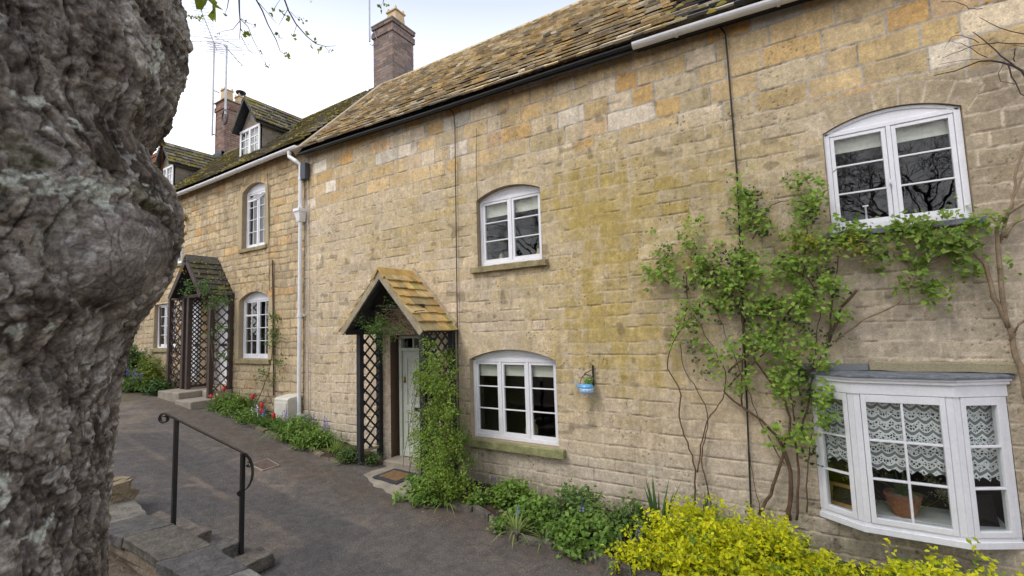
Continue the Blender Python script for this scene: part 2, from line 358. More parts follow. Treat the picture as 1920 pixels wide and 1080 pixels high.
    for (i,j) in bi:
        x,z=X[i,j],Z[i,j]; best=None
        for o in openings:
            xa,xb,zb,zsp,rise=o
            if x<xa-.05 or x>xb+.05 or z<zb-.05 or z>zsp+rise+.05: continue
            cs=[]
            ztop_=zsp if rise>0 else zsp
            cs+= [(xa,min(max(z,zb),zsp)),(xb,min(max(z,zb),zsp)),(min(max(x,xa),xb),zb)]
            if rise>0:
                cx,cz,Rr=arc(o); dn=math.hypot(x-cx,z-cz); px=cx+(x-cx)/dn*Rr; pz=cz+(z-cz)/dn*Rr
                if xa<=px<=xb: cs.append((px,pz))
            else: cs.append((min(max(x,xa),xb),zsp))
            for q in cs:
                e=(q[0]-x)**2+(q[1]-z)**2
                if best is None or e<best[0]: best=(e,q)
        if best: X[i,j],Z[i,j]=best[1]
    I=np.arange(X.size).reshape(X.shape)
    F=np.stack([I[:-1,:-1],I[1:,:-1],I[1:,1:],I[:-1,1:]],-1)[keep]
    V=np.stack([X,Y,Z],-1).reshape(-1,3)
    return mesh_np(name,V,F,M['stone'],parent,vc=colr.reshape(-1,3),smooth=True)
def rowset(z0,segs,seed):
    rng=np.random.RandomState(seed); z=[z0]
    for (lim,a,b) in segs:
        while z[-1]<lim: z.append(z[-1]+rng.uniform(a,b))
    return z
def rampc(t,stops):
    out=np.zeros(t.shape+(3,)); ts=[s[0] for s in stops]
    for k in range(3): out[...,k]=np.interp(t,ts,[s[1][k] for s in stops])
    return out
def col_main(X,Z,sr,h,vou,fine,med,pit):
    zt=4.45-.03*X+(fbm(X*.7,Z*.7,88)-.5)*.25
    up=sst(-.05,.05,Z-zt)
    A=rampc(sr[...,1],[(0,(.46,.33,.16)),(.2,(.50,.37,.19)),(.36,(.42,.32,.17)),(.5,(.56,.46,.31)),(.62,(.36,.285,.15)),(.75,(.47,.32,.135)),(.86,(.46,.27,.09)),(.93,(.60,.51,.37)),(1,(.40,.365,.28))])
    B=rampc(sr[...,2],[(0,(.42,.33,.18)),(.35,(.48,.385,.235)),(.6,(.44,.355,.22)),(.8,(.38,.305,.19)),(1,(.50,.41,.285))])
    A=A*(1.06+.30*sr[...,3:4]); B=B*(1.10+.22*sr[...,3:4])
    c=mixc(B,A,up)
    g2=np.clip(np.exp(-(((Z-4.0)/1.0)**2))*sst(-7.5,-3,X)*.22*(.3+fbm(X*2,Z*5,93)),0,.5); c=mixc(c,np.array([.30,.25,.11]),g2)
    # lichened grey-brown right part and dusty pale plinth
    r=sst(.1,1.4,X)*sst(2.2,3.2,Z)*(1-up)*.75; c=mixc(c,np.array([.235,.195,.135]),r*(.6+.5*fbm(X*5,Z*5,95)))
    r2=sst(-.2,.6,X)*sst(3.1,2.4,Z); c=mixc(c,np.array([.37,.325,.235])*1.0,np.clip(r2*.6,0,1))
    pk=sst(2.3,1.2,Z+(fbm(X*1.2,Z*2,96)-.5)*.8)*sst(.3,-.6,X); c=mixc(c,np.array([.56,.445,.31])*1.0,pk*.5*(.5+.6*sr[...,4])); lo=sst(1.0,.2,Z+(fbm(X*1.5,Z*2,97)-.5)*.7); c=mixc(c,np.array([.47,.42,.33]),lo*.55)
    wet=sst(.28,-.1,Z+(fbm(X*2,Z*2,98)-.5)*.3); c=mixc(c,np.array([.20,.195,.11]),wet*.6)
    # grime streaks and flaked patches
    st=sst(.58,.72,fbm(X*7,Z*1.1,99))*.35; c=mixc(c,np.array([.30,.24,.15]),st)
    fl=sst(.62,.70,fbm(X*9,Z*12,101))*.5*(1-up); c=mixc(c,np.array([.52,.43,.31]),fl)
    mort=mixc(np.broadcast_to(np.array([.53,.44,.31]),c.shape),np.array([.38,.355,.305]),up)
    mort=mort*(.8+.4*fbm(X*10,Z*10,103))[...,None]
    c=mixc(mort,c,h)
    # algae: a ragged ochre-green run-off stain down the wall, crossing stones and joints
    al=np.exp(-(((X+2.15)/.75)**2+((Z-2.6)/1.2)**2))*1.1+np.exp(-(((X+2.0)/1.0)**2+((Z-3.8)/.5)**2))*.75+np.exp(-(((X+1.8)/.9)**2+((Z-1.75)/.5)**2))*.5+np.exp(-(((X+1.0)/1.1)**2+((Z-3.4)/.8)**2))*.55+np.exp(-(((X+5.0)/1.6)**2+((Z-3.9)/.6)**2))*.4
    al=al*(.35+.85*sr[...,4]*(.3+.7*h))*(.05+1.0*fbm(X*3.5,Z*2.2,91)+1.1*(fbm(X*14,Z*1.8,92)-.35)+.8*(fbm(X*11,Z*17,94)-.4))
    c=mixc(c,np.array([.38,.275,.045]),np.clip(al*1.05,0,.72))
    c=c*(1-.55*pit[...,None])*(1+.25*fine[...,None])
    gy=c.mean(-1,keepdims=True); c=(c*.96+gy*.04)*np.array([1.05,1.05,1.12])
    return np.clip(c,.02,.8)
def col_left(X,Z,sr,h,vou,fine,med,pit):
    A=rampc(sr[...,1],[(0,(.44,.33,.19)),(.2,(.47,.36,.21)),(.45,(.40,.31,.185)),(.6,(.46,.37,.24)),(.75,(.34,.27,.17)),(.93,(.46,.32,.16)),(1,(.44,.27,.12))])
    A=A*(1.04+.34*sr[...,3:4])
    lo=sst(2.4,1.2,Z+.16*(X+9)); A=mixc(A,np.array([.37,.31,.22]),lo*.5)
    st=sst(.55,.7,fbm(X*6,Z*1.2,199))*.4; A=mixc(A,np.array([.27,.21,.14]),st)
    mort=np.broadcast_to(np.array([.33,.26,.18]),A.shape)*(.75+.5*fbm(X*10,Z*10,203))[...,None]
    c=mixc(mort,A,h); return np.clip(c*(1-.5*pit[...,None])*(1+.25*fine[...,None]),.02,.8)

# ------------------------------------------------------------------ windows
def reveal(o,parent,y0=-.006,y1=.2,c=(.36,.285,.19)):
    xa,xb,zb,zs,ri=o; P=[(xa,zb),(xa,zs)]
    if ri>0:
        cx,cz,Rr=arc(o); a0=math.asin((xa-cx)/Rr)
        for k in range(1,12): a=a0*(1-2*k/12); P.append((cx+Rr*math.sin(a),cz+Rr*math.cos(a)))
    P+=[(xb,zs),(xb,zb)]
    mb=MB(); n=len(P)
    for k in range(n):
        a,b=P[k],P[(k+1)%n]
        mb.add([(a[0],y0,a[1]),(b[0],y0,b[1]),(b[0],y1,b[1]),(a[0],y1,a[1])],[(0,1,2,3)],sc(c,rnd(.85,1.1)))
    cxm=(xa+xb)/2; czm=(zb+zs)/2
    for k in range(n):
        a,b=P[k],P[(k+1)%n]; o_=lambda q:(q[0]+.03*(1 if q[0]>cxm else -1),q[1]+.03*(1 if q[1]>czm else -1))
        oa,ob=o_(a),o_(b)
        mb.add([(a[0],.014,a[1]),(b[0],.014,b[1]),(ob[0],.014,ob[1]),(oa[0],.014,oa[1])],[(0,1,2,3)],c)
    return mb.build('reveal',M['stone'],parent)
def window(house,o,glass_top,cas,rows,y=.085,sill=None,sillm='sill',blind=None,label=None,mats='white',fw=.05,sideboard=None,openlight=None):
    """o opening; cas = list of columns per casement"""
    xa,xb,zb,zs,ri=o; m=M[mats]
    mb=MB(); yb=y+.07; e=.004
    mb.box(xa+e,xa+fw,y,yb,zb,zs); mb.box(xb-fw,xb-e,y,yb,zb,zs)
    mb.box(xa+fw,xb-fw,y,yb,zb+e,zb+fw+.01)
    cx,cz,Rr=arc(o) if ri>0 else (0,0,0)
    if ri>0:
        a0=math.asin((xa+e-cx)/Rr); P=[(xa+fw,glass_top+.035)]
        P=[(xa+e,zs)]
        for k in range(0,13): a=a0*(1-2*k/12); P.append((cx+(Rr-e)*math.sin(a),cz+(Rr-e)*math.cos(a)))
        P+=[(xb-e,zs)]
        # head board: fills the arch above the top rail
        P=P[1:-1]
        # de-duplicate ends
        mb.prism(P,y+.012,yb-.004)
        # curved outer moulding
        for k in range(12):
            a=a0*(1-2*k/12);b=a0*(1-2*(k+1)/12)
            q=[(cx+s_*math.sin(t),cz+s_*math.cos(t)) for (s_,t) in ((Rr-e,a),(Rr-e,b),(Rr-.035,b),(Rr-.035,a))]
            mb.prism(q,y,y+.015)
        mb.box(xa+fw,xb-fw,y+.004,yb-.002,glass_top+.005,zs+.003)
    else:
        mb.box(xa+fw,xb-fw,y,yb,glass_top,zs-e)
    n=len(cas); tot=sum(cas); iw=xb-xa-2*fw; mul=.035; x=xa+fw; cw=(iw-mul*(n-1)); zc0=zb+fw+.012; zc1=glass_top+.003
    spans=[]
    for i,cn in enumerate(cas):
        w_=cw/n; spans.append((x,x+w_,cn)); x+=w_
        if i<n-1: mb.box(x,x+mul,y+.001,yb-.001,zb+fw+.011,glass_top+.004); x+=mul
    win=mb.build('window',m,house,bevel=.004)
    if label: win['label']=label
    for i,(x0,x1,cn) in enumerate(spans):
        c_=MB(); s_=.034; y0,y1=y+.012,y+.052; a,b=x0+.003,x1-.003
        c_.box(a,a+s_,y0,y1,zc0,zc1); c_.box(b-s_,b,y0,y1,zc0,zc1); c_.box(a+s_,b-s_,y0,y1,zc0,zc0+s_+.008); c_.box(a+s_,b-s_,y0,y1,zc1-s_,zc1)
        gw=b-a-2*s_; gh=zc1-zc0-2*s_-.008
        for k in range(1,cn): xm=a+s_+gw*k/cn; c_.box(xm-.008,xm+.008,y0+.006,y1-.006,zc0+s_+.008,zc1-s_)
        for k in range(1,rows):
            zm=zc0+s_+.008+gh*k/rows; bar=.008 if not(openlight==i and k==rows-1) else .02
            c_.box(a+s_,b-s_,y0+.003,y1-.008,zm-bar,zm+bar)
        c_.build('casement',m,win,bevel=.003)
        p=MB(); p.box(a+s_,b-s_,y0+.018,y0+.022,zc0+s_+.008,zc1-s_); p.build('pane',M['glass'],win)
        if blind:
            bl=MB(); h=blind*rnd(.93,1.07); nb=8
            bl.box(a+.02,b-.02,y+.085,y+.088,zc1-gh*h,zc1-.01); bl.build('blind',M['blind'],win)
    if sill:
        sx0,sx1,th,pr=sill; s_=MB(); nn=10
        for k in range(nn):
            xa_,xb_=sx0+(sx1-sx0)*k/nn,sx0+(sx1-sx0)*(k+1)/nn
        s_.box(sx0,sx1,-pr,y+.02,zb-th,zb-.002)
        so_=s_.build('sill',M[sillm],win)
        bm=bmesh.new(); bm.from_mesh(so_.data); bmesh.ops.subdivide_edges(bm,edges=[e_ for e_ in bm.edges if abs(e_.verts[0].co.x-e_.verts[1].co.x)>.3],cuts=14,use_grid_fill=True)
        for v_ in bm.verts:
            v_.co+=Vector((0,rnd(-.006,.004),rnd(-.006,.003)))
        bm.to_mesh(so_.data); bm.free(); b=so_.modifiers.new('bevel','BEVEL'); b.width=.008; b.segments=2
    reveal(o,win)
    return win

# ------------------------------------------------------------------ roofs
def slate_roof(name,parent,x0,x1,eave,ridge,n,colfn,seed,wr=(.14,.30),thick=(.018,.036),verge=None,over=0.,rag=.012):
    """eave(x)->(y,z), ridge(x)->(y,z); rows of overlapping slates, each its own slab"""
    rng=random.Random(seed); mb=MB(); ts=[0]; st=1.
    for i in range(n): ts.append(ts[-1]+st); st*=.965
    ts=[t/ts[-1] for t in ts]
    for i in range(n):
        x=x0-rng.uniform(0,.1)
        while x<x1:
            w_=rng.uniform(*wr)*(1.15-.4*i/n); xa,xb=max(x,x0),min(x+w_-.006,x1)
            if xb-xa<.03: x+=w_; continue
            P=[]
            th=rng.uniform(*thick); lift=rng.uniform(0,.016); dt=rng.uniform(-rag,rag)
            for (xx,jj) in ((xa,rng.uniform(-.004,.004)),(xb,rng.uniform(-.004,.004))):
                ey,ez=eave(xx); ry,rz=ridge(xx); L=math.hypot(ry-ey,rz-ez)
                sy,sz=(ry-ey)/L,(rz-ez)/L; ny,nz=-sz,sy
                t0=ts[i]*L+(dt if i else dt*.5)+jj; t1=min(ts[i+1]*L*1+ .05,L)
                l0=.040+lift; l1=.002
                b0=(xx,ey+sy*t0+ny*l0,ez+sz*t0+nz*l0); b1=(xx,ey+sy*t1+ny*l1,ez+sz*t1+nz*l1)
                u0=(xx,b0[1]+ny*th,b0[2]+nz*th); u1=(xx,b1[1]+ny*th*.8,b1[2]+nz*th*.8)
                P.append((b0,b1,u0,u1))
            a,b=P
            mb.hexa([a[0],b[0],b[1],a[1],a[2],b[2],b[3],a[3]],colfn((xa+xb)/2,ts[i],rng)); x+=w_
    o=mb.build(name,M['slate'],parent); return o
def deck(mb,x0,x1,eave,ridge,th=.05,drop=.01,back=True):
    A=[]
    for xx in (x0,x1):
        ey,ez=eave(xx); ry,rz=ridge(xx); A.append(((xx,ey+.03,ez-drop),(xx,ry,rz-drop)))
    (a,b),(c,d)=A
    mb.add([a,c,d,b],[(0,1,2,3)]); mb.add([(p[0],p[1],p[2]-th) for p in (a,c,d,b)],[(3,2,1,0)])
    mb.add([a,c,(c[0],c[1],c[2]-th),(a[0],a[1],a[2]-th)],[(3,2,1,0)])
    if back:   # far slope
        ry=b[1]; mb.add([b,d,(d[0],2*ry-c[1],c[2]),(a[0],2*ry-a[1],a[2])],[(0,1,2,3)])
def moss_lumps(name,parent,P,seed):
    """P list of (pos,normal,size)"""
    rng=random.Random(seed); mb=MB()
    for p,nrm,s in P:
        p=Vector(p);n=Vector(nrm).normalized();a=n.cross(Vector((1,0,0))).normalized();b=n.cross(a)
        k=7; ring=[];ring2=[]
        for i in range(k):
            t=2*math.pi*i/k; rr=s*rng.uniform(.7,1.2); ring.append(p+a*math.cos(t)*rr+b*math.sin(t)*rr*1.3-n*.004); ring2.append(p+a*math.cos(t)*rr*.6+b*math.sin(t)*rr*.7+n*s*rng.uniform(.25,.5))
        v=ring+ring2+[p+n*s*.55]
        fs=[(i,(i+1)%k,k+(i+1)%k,k+i) for i in range(k)]+[(k+i,k+(i+1)%k,2*k) for i in range(k)]
        g=rng.random(); c=(.15+.14*g,.135+.10*g,.025+.015*g); mb.add(v,fs,c)
    return mb.build(name,M['moss'],parent,smooth=True)
def gutter(name,parent,p,q,r,m,brackets=0,drop=.0):
    mb=MB(); p=Vector(p);q=Vector(q); d=(q-p).normalized(); s=Vector((0,1,0)); u=d.cross(s)
    if u.z<0:u=-u
    N_=9; seg=24; b=[]
    prof=[(math.cos(math.pi+math.pi*k/(N_-1)),math.sin(math.pi+math.pi*k/(N_-1))) for k in range(N_)]
    vs=[];fs=[]
    for i in range(seg+1):
        t=i/seg; c_=p.lerp(q,t)+u*(math.sin(t*9)*.006-abs(math.sin(t*3.1))*drop)
        for (a,h) in prof: vs.append(c_+s*a*r+u*h*r)
        for (a,h) in prof: vs.append(c_+s*a*(r-.006)+u*h*(r-.006))
    M2=2*N_
    for i in range(seg):
        for k in range(N_-1):
            o=i*M2; fs.append((o+k,o+k+1,o+M2+k+1,o+M2+k)); o2=o+N_; fs.append((o2+k,o2+M2+k,o2+M2+k+1,o2+k+1))
        for k in (0,N_-1): fs.append((i*M2+k,i*M2+M2+k,i*M2+M2+N_+k,i*M2+N_+k))
    mb.add(vs,fs)
    for e in (0,seg): mb.add([vs[e*M2+k] for k in range(N_)],[tuple(range(N_))])
    for k in range(brackets):
        c_=p.lerp(q,(k+.5)/brackets)
        pr=[c_+s*math.cos(math.pi+math.pi*j/8)*(r+.005)+u*math.sin(math.pi+math.pi*j/8)*(r+.005) for j in range(9)]
        for j in range(8): mb.beam(pr[j],pr[j+1],.03,.006,up=(pr[j]-c_))
    return mb.build(name,m,parent,smooth=False)
def chimney(parent,x0,x1,y0,y1,z0,z1,seed,base=(.235,.175,.15),name='chimney'):
    rng=random.Random(seed); mb=MB(); bh=.075; bw=.225; j=.010; z=z0; k=0
    core=(.42,.38,.33)
    mb.box(x0+.006,x1-.006,y0+.006,y1-.006,z0,z1,core)
    while z+bh<=z1+.001:
        proj=0
        if z1-z<.36: proj=.03
        if z1-z<.20: proj=.0
        if z1-z<.10: proj=.035
        X0,X1,Y0,Y1=x0-proj,x1+proj,y0-proj,y1+proj
        def colr():
            q=rng.uniform(.7,1.25); g=rng.random()
            b_=base if g>.15 else (base[0]*.8,base[1]*.9,base[2]*1.05)
            return tuple(v_*q for v_ in b_)
        zt=z+bh-(0 if proj else j)
        off=(k%2)*bw/2
        for (A0,A1,ax) in ((X0,X1,'x'),(Y0+.06,Y1-.06,'y')):
            t=A0-off
            while t<A1:
                a,b=max(t,A0),min(t+bw-j,A1)
                if b-a>.02:
                    if ax=='x':
                        mb.box(a,b,Y0+rng.uniform(0,.003),Y0+.055,z,zt,colr()); mb.box(a,b,Y1-.055,Y1-rng.uniform(0,.003),z,zt,colr())
                    else:
                        mb.box(X0+rng.uniform(0,.003),X0+.055,a,b,z,zt,colr()); mb.box(X1-.055,X1-rng.uniform(0,.003),a,b,z,zt,colr())
                t+=bw
        z+=bh; k+=1
    ch=mb.build(name,M['brick'],parent)
    c2=MB(); c2.box(x0-.045,x1+.045,y0-.045,y1+.045,z+.002,z+.04); c2.build('cap',M['render'],ch,bevel=.008)
    return ch,z+.04
def aerial_rods(mb,c,d,L,n,rod):
    c=Vector(c);d=Vector(d).normalized(); mb.tube([c-d*L*.15,c+d*L*.85],.012,5); s=d.cross(Vector((0,0,1))).normalized()
    for k in range(n):
        p=c+d*L*(-.1+.93*k/(n-1)); mb.tube([p-s*rod/2,p+s*rod/2],.006,4)
        mb.tube([p-Vector((0,0,.03)),p+Vector((0,0,.03))],.006,4)
    p=c-d*L*.12; 
    for a in (-1,1):
        for h in (.06,.14,.22): mb.tube([p-s*rod*.7+Vector((0,0,a*h)),p+s*rod*.7+Vector((0,0,a*h))],.006,4)

# ================================================================== MAIN COTTAGE
XJ=-8.27    # party line between the two cottages
A_=(-3.99,-2.9,3.10,4.11,.13); B_=(-4.19,-2.76,.60,1.74,.14); C_=(.34,1.36,3.02,4.03,.13)
DOOR=(-5.86,-4.86,.10,2.12,0)
BAY=(.05,1.42,.29,1.60,0)
cot=empty('cottage',(-3.,0,0),'golden limestone cottage with stone slate roof, gabled porch and white bay window','cottage')
rows=rowset(-.45,[(.5,.13,.17),(4.35,.145,.195),(6.2,.205,.25)],11)
xs=np.arange(XJ,3.6,.0115)
stone_wall('wall',cot,xs,-.45,5.86,[A_,B_,C_,DOOR,BAY],rows,lambda z:(1.0,2.5) if z>4.3 else (1.2,3.4),col_main,21,vth=.21)
# ends, back and rooms
sh=MB(); wc=(.36,.29,.18)
sh.box(3.45,3.59,.02,4.0,-.5,5.8,wc); sh.box(XJ,3.4,3.9,4.0,-.5,5.8,wc)
sh.build('end_wall',M['stone'],cot)
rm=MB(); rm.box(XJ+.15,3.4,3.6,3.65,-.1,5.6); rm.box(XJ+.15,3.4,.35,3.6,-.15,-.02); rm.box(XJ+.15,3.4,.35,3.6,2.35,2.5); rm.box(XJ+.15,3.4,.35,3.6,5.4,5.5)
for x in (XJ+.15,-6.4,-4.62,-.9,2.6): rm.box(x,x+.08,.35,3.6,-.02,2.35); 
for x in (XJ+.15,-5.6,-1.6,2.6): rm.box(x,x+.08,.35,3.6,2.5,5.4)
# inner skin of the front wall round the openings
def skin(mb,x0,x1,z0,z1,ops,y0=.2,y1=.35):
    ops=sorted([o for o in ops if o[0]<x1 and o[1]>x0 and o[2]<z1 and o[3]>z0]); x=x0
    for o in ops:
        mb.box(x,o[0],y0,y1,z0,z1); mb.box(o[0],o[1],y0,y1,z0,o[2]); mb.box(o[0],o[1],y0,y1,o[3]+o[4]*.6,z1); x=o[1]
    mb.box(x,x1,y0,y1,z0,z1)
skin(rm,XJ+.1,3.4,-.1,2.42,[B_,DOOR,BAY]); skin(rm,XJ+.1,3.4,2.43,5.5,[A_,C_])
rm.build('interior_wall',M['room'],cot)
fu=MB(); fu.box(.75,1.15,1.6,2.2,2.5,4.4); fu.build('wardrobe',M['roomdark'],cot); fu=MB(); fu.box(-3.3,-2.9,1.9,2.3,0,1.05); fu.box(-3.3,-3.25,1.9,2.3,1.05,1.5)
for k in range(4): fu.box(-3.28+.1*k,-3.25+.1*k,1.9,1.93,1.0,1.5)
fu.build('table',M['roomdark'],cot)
window(cot,A_,4.065,[1,1],3,sill=(-4.09,-2.82,.09,.07),blind=.26,label='white upper window with two casements under a stone arch',y=.075)
window(cot,B_,1.69,[1,1,1],3,sill=(-4.30,-2.66,.11,.09),sillm='sillg',blind=.22,label='white lower window with three casements under a stone arch',y=.075)
wC=window(cot,C_,3.985,[1,1],3,y=.02,sill=(.29,1.42,.055,.05),sillm='lead',blind=.2,label='white upper window with two casements and a lead sill')
ct=MB(); q=(C_[0]+C_[1])/2; ct.box(q-.035,q-.02,-.005,.02,3.42,3.47); ct.tube([(q-.03,-.01,3.44),(q-.055,-.012,3.41),(q-.05,-.012,3.38)],.006,5)
ct.build('catch',M['white'],wC); ct=MB(); ct.box(.62,.635,.05,.06,3.12,3.25); ct.box(.605,.65,.048,.062,3.25,3.262); ct.build('window_stay',M['white'],wC)
# ---- roof
_gb=W(575,288,-.17);_g2=W(1188,94,-.17);_g3=W(1488,3,-.17)
def eaveM(x): return (-.185,float(np.interp(x,[XJ,_g2[0],_g2[0]+.1,3.7],[_gb[2]+.095,_g2[2]+.095,_g2[2]+.10,_g2[2]+(_g3[2]-_g2[2])/(_g3[0]-_g2[0])*(3.7-_g2[0])+.10])))
def ridgeM(x): return (2.0,8.13-.03*(x-XJ)*.6)
def colM(x,t,rng):
    g=rng.random(); s=rng.uniform(.72,1.3)
    dk=sst(-1.15,-.55,x+(t*1.0)-.15+rng.uniform(-.25,.25))
    c=(.55,.43,.25) if g<.40 else ((.47,.39,.27) if g<.66 else ((.68,.61,.48) if g<.85 else (.34,.30,.24)))
    if rng.random()<dk: c=(.085,.085,.095) if rng.random()<.75 else (.16,.15,.13)
    return tuple(v_*s for v_ in c)
roof=slate_roof('roof',cot,XJ,3.7,eaveM,ridgeM,29,colM,3,wr=(.09,.24),thick=(.018,.034),rag=.02)
dk=MB(); deck(dk,XJ,3.7,eaveM,ridgeM,th=.06); dk.build('roof_boarding',M['blackwood'],roof)
rg=MB(); x=XJ
while x<3.6:
    w_=rnd(.42,.5); z=ridgeM(x)[1]; rg.hexa([(x,1.86,z-.10),(x+w_-.01,1.86,z-.10),(x+w_-.01,2.14,z-.10),(x,2.14,z-.10),(x,1.96,z+.075),(x+w_-.01,1.96,z+.075),(x+w_-.01,2.04,z+.075),(x,2.04,z+.075)],sc((.46,.37,.22),rnd(.85,1.1))); x+=w_
rg.build('ridge_tile',M['slate'],roof,bevel=.01)
vg=MB()   # mortar fillet along the step between the roofs
for k in range(24):
    t0,t1=k/24,(k+1)/24; e,rr=eaveM(XJ),ridgeM(XJ)
    P=lambda t,dx,n: (XJ+dx,e[0]+(rr[0]-e[0])*t-.74*n,e[1]+(rr[1]-e[1])*t+.67*n)
    j=rnd(-.01,.01)
    vg.hexa([P(t0,-.10,-.05),P(t0,.20+j,.03),P(t1,.20+j,.03),P(t1,-.10,-.05),P(t0,-.09,.075),P(t0,.19+j,.088),P(t1,.19+j,.088),P(t1,-.09,.075)],(.40,.33,.23))
vg.build('verge_fillet',M['slate'],roof)
def slope_pt(e,r,x,t,n=.05):
    ey,ez=e(x);ry,rz=r(x);L=math.hypot(ry-ey,rz-ez); return (x,ey+(ry-ey)*t-(rz-ez)/L*n,ez+(rz-ez)*t+(ry-ey)/L*n)
P=[]
for k in range(170):
    x=rnd(-1.1,3.2); t=abs(random.gauss(0,.22)); 
    if t<.8: P.append((slope_pt(eaveM,ridgeM,x,t,.05),(0,-.74,.67),rnd(.015,.05)))
for k in range(60): P.append((slope_pt(eaveM,ridgeM,rnd(-8,-1),rnd(0,1),.05),(0,-.74,.67),rnd(.008,.02)))
tag(moss_lumps('moss',roof,P,4),kind='stuff')
# gutters
gb=W(575,288,-.17); g2=W(1188,94,-.17); g3=W(1488,3,-.17)
gutter('black_gutter',cot,(XJ+.03,-.18,gb[2]+.045),(g2[0]+.1,-.18,g2[2]+.055),.036,M['black'],brackets=0)
fz=MB(); fA,fB=W(575,286,-.1)[2]+.035,W(1188,94,-.1)[2]+.03
fz.hexa([(XJ,-.10,fA),(g2[0],-.10,fB),(g2[0],-.012,fB),(XJ,-.012,fA),(XJ,-.10,fA+.09),(g2[0],-.10,fB+.09),(g2[0],-.012,fB+.09),(XJ,-.012,fA+.09)]); 
zz4=g2[2]+(g3[2]-g2[2])/(g3[0]-g2[0])*(3.6-g2[0])
zz5=zz4+.05; g5=g2[2]+.05
fz.hexa([(g2[0]+.01,-.10,g5),(3.6,-.10,zz5),(3.6,-.012,zz5),(g2[0]+.01,-.012,g5),(g2[0]+.01,-.10,g2[2]+.14),(3.6,-.10,zz4+.14),(3.6,-.012,zz4+.14),(g2[0]+.01,-.012,g2[2]+.14)])
fz.build('eaves_board',M['blackwood'],cot)
gutter('white_gutter',cot,(g2[0],-.19,g2[2]+.058),(3.6,-.19,zz4+.058),.06,M['pvc'],brackets=5)
ch1,zt=chimney(cot,-8.52,-7.85,2.0,2.72,7.75,9.78,5)
def clay_pot(parent,x,y,z,h=.38,r=.14,cowl=False,n=4):
    p=MB(); 
    if n==4:
        a=r; p.hexa([(x-a,y-a,z),(x+a,y-a,z),(x+a,y+a,z),(x-a,y+a,z),(x-a*.86,y-a*.86,z+h),(x+a*.86,y-a*.86,z+h),(x+a*.86,y+a*.86,z+h),(x-a*.86,y+a*.86,z+h)])
        p.box(x-a*1.05,x+a*1.05,y-a*1.05,y+a*1.05,z+h+.001,z+h+.04)
        for sx_ in (-1,1):
            for sy_ in (-1,1): p.hexa([(x+sx_*a*.75-.035,y+sy_*a*.75-.035,z+h+.041),(x+sx_*a*.75+.035,y+sy_*a*.75-.035,z+h+.041),(x+sx_*a*.75+.035,y+sy_*a*.75+.035,z+h+.041),(x+sx_*a*.75-.035,y+sy_*a*.75+.035,z+h+.041),(x+sx_*a*.75-.012,y+sy_*a*.75-.012,z+h+.14),(x+sx_*a*.75+.012,y+sy_*a*.75-.012,z+h+.14),(x+sx_*a*.75+.012,y+sy_*a*.75+.012,z+h+.14),(x+sx_*a*.75-.012,y+sy_*a*.75+.012,z+h+.14)])
    o=p.build('chimney_pot',M['clay'],parent,bevel=.006)
    return o
clay_pot(ch1,-8.16,2.42,zt,.42,.17)
ar=MB(); mx_,my_=W(693,70,1.95)[0],1.95
ar.tube([(mx_,my_,W(693,78,1.95)[2]),(mx_,my_,11.2)],.022,6); ar.tube([(mx_,my_,9.55),(mx_+.12,my_-.05,9.45),(-8.5,2.02,9.5)],.012,5); ar.tube([(mx_,my_,9.35),(mx_+.1,my_,9.3),(-8.5,2.05,9.35)],.012,5)
ar.tube([(mx_+.01,my_,9.5),(mx_+.2,my_-.02,9.62),(mx_+.26,my_,9.4),(mx_+.1,my_,9.27)],.008,5)
aerial_rods(ar,(mx_,my_,11.1),(-.8,-.3,0),1.0,8,.3)
ar.build('aerial',M['alu'],cot)
# ---- cables, drain, boxes
def cable(pts,r,name='cable',parent=cot,m='cable',y=-.035):
    mb=MB(); P=[(*W(u,v,y)[[0]],y,W(u,v,y)[2]) for (u,v) in pts]; mb.tube(P,r,5); mb.build(name,M[m],parent)
cable([(838,203),(846,207),(851,214),(853,240),(855,400),(857,560),(859,700),(862,842)],.008)
cable([(1349,40),(1350,50),(1360,64),(1364,110),(1373,220),(1382,330),(1386,420),(1394,600),(1402,800),(1408,950)],.010)
cable([(896,380),(893,330),(893,240)],.004)
cable([(576,292),(577,420),(577,600),(579,800)],.009,m='alu')
# ---- main porch
por=empty('porch',(-5.29,-.4,0),parent=cot)
yp=-.72; xl,xr=-6.09,-4.50
def gx(u,v,y): return W(u,v,y)
apex=(-5.29,3.06); fl=(-6.17,2.19); fr=(-4.44,2.16)
po=MB(); 
for (x,y) in ((xl,-.44),(xl,-.035),(xr,-.66),(xr,-.035)):
    po=MB(); po.box(x-.045,x+.045,y-.04,y+.04,g1(x,y)+.05,2.2); po.build('post',M['blackwood'],por,bevel=.006)
hd=MB(); hd.beam((xl,yp+.03,2.19),(xl,0,2.19),.08,.08); hd.beam((xr,yp+.03,2.19),(xr,0,2.19),.08,.08)
for (y,wd) in ((yp+.05,.05),(-.08,.05)):
    hd.beam((fl[0]+.06,y,fl[1]+.0),(apex[0],y,apex[1]-.09),wd,.10,up=(0,1,0)); hd.beam((fr[0]-.06,y,fr[1]+.0),(apex[0],y,apex[1]-.09),wd,.10,up=(0,1,0))
hd.beam((-5.9,-.42,2.55),(-4.7,-.42,2.55),.05,.05)
hd.build('roof_timber',M['blackwood'],por)
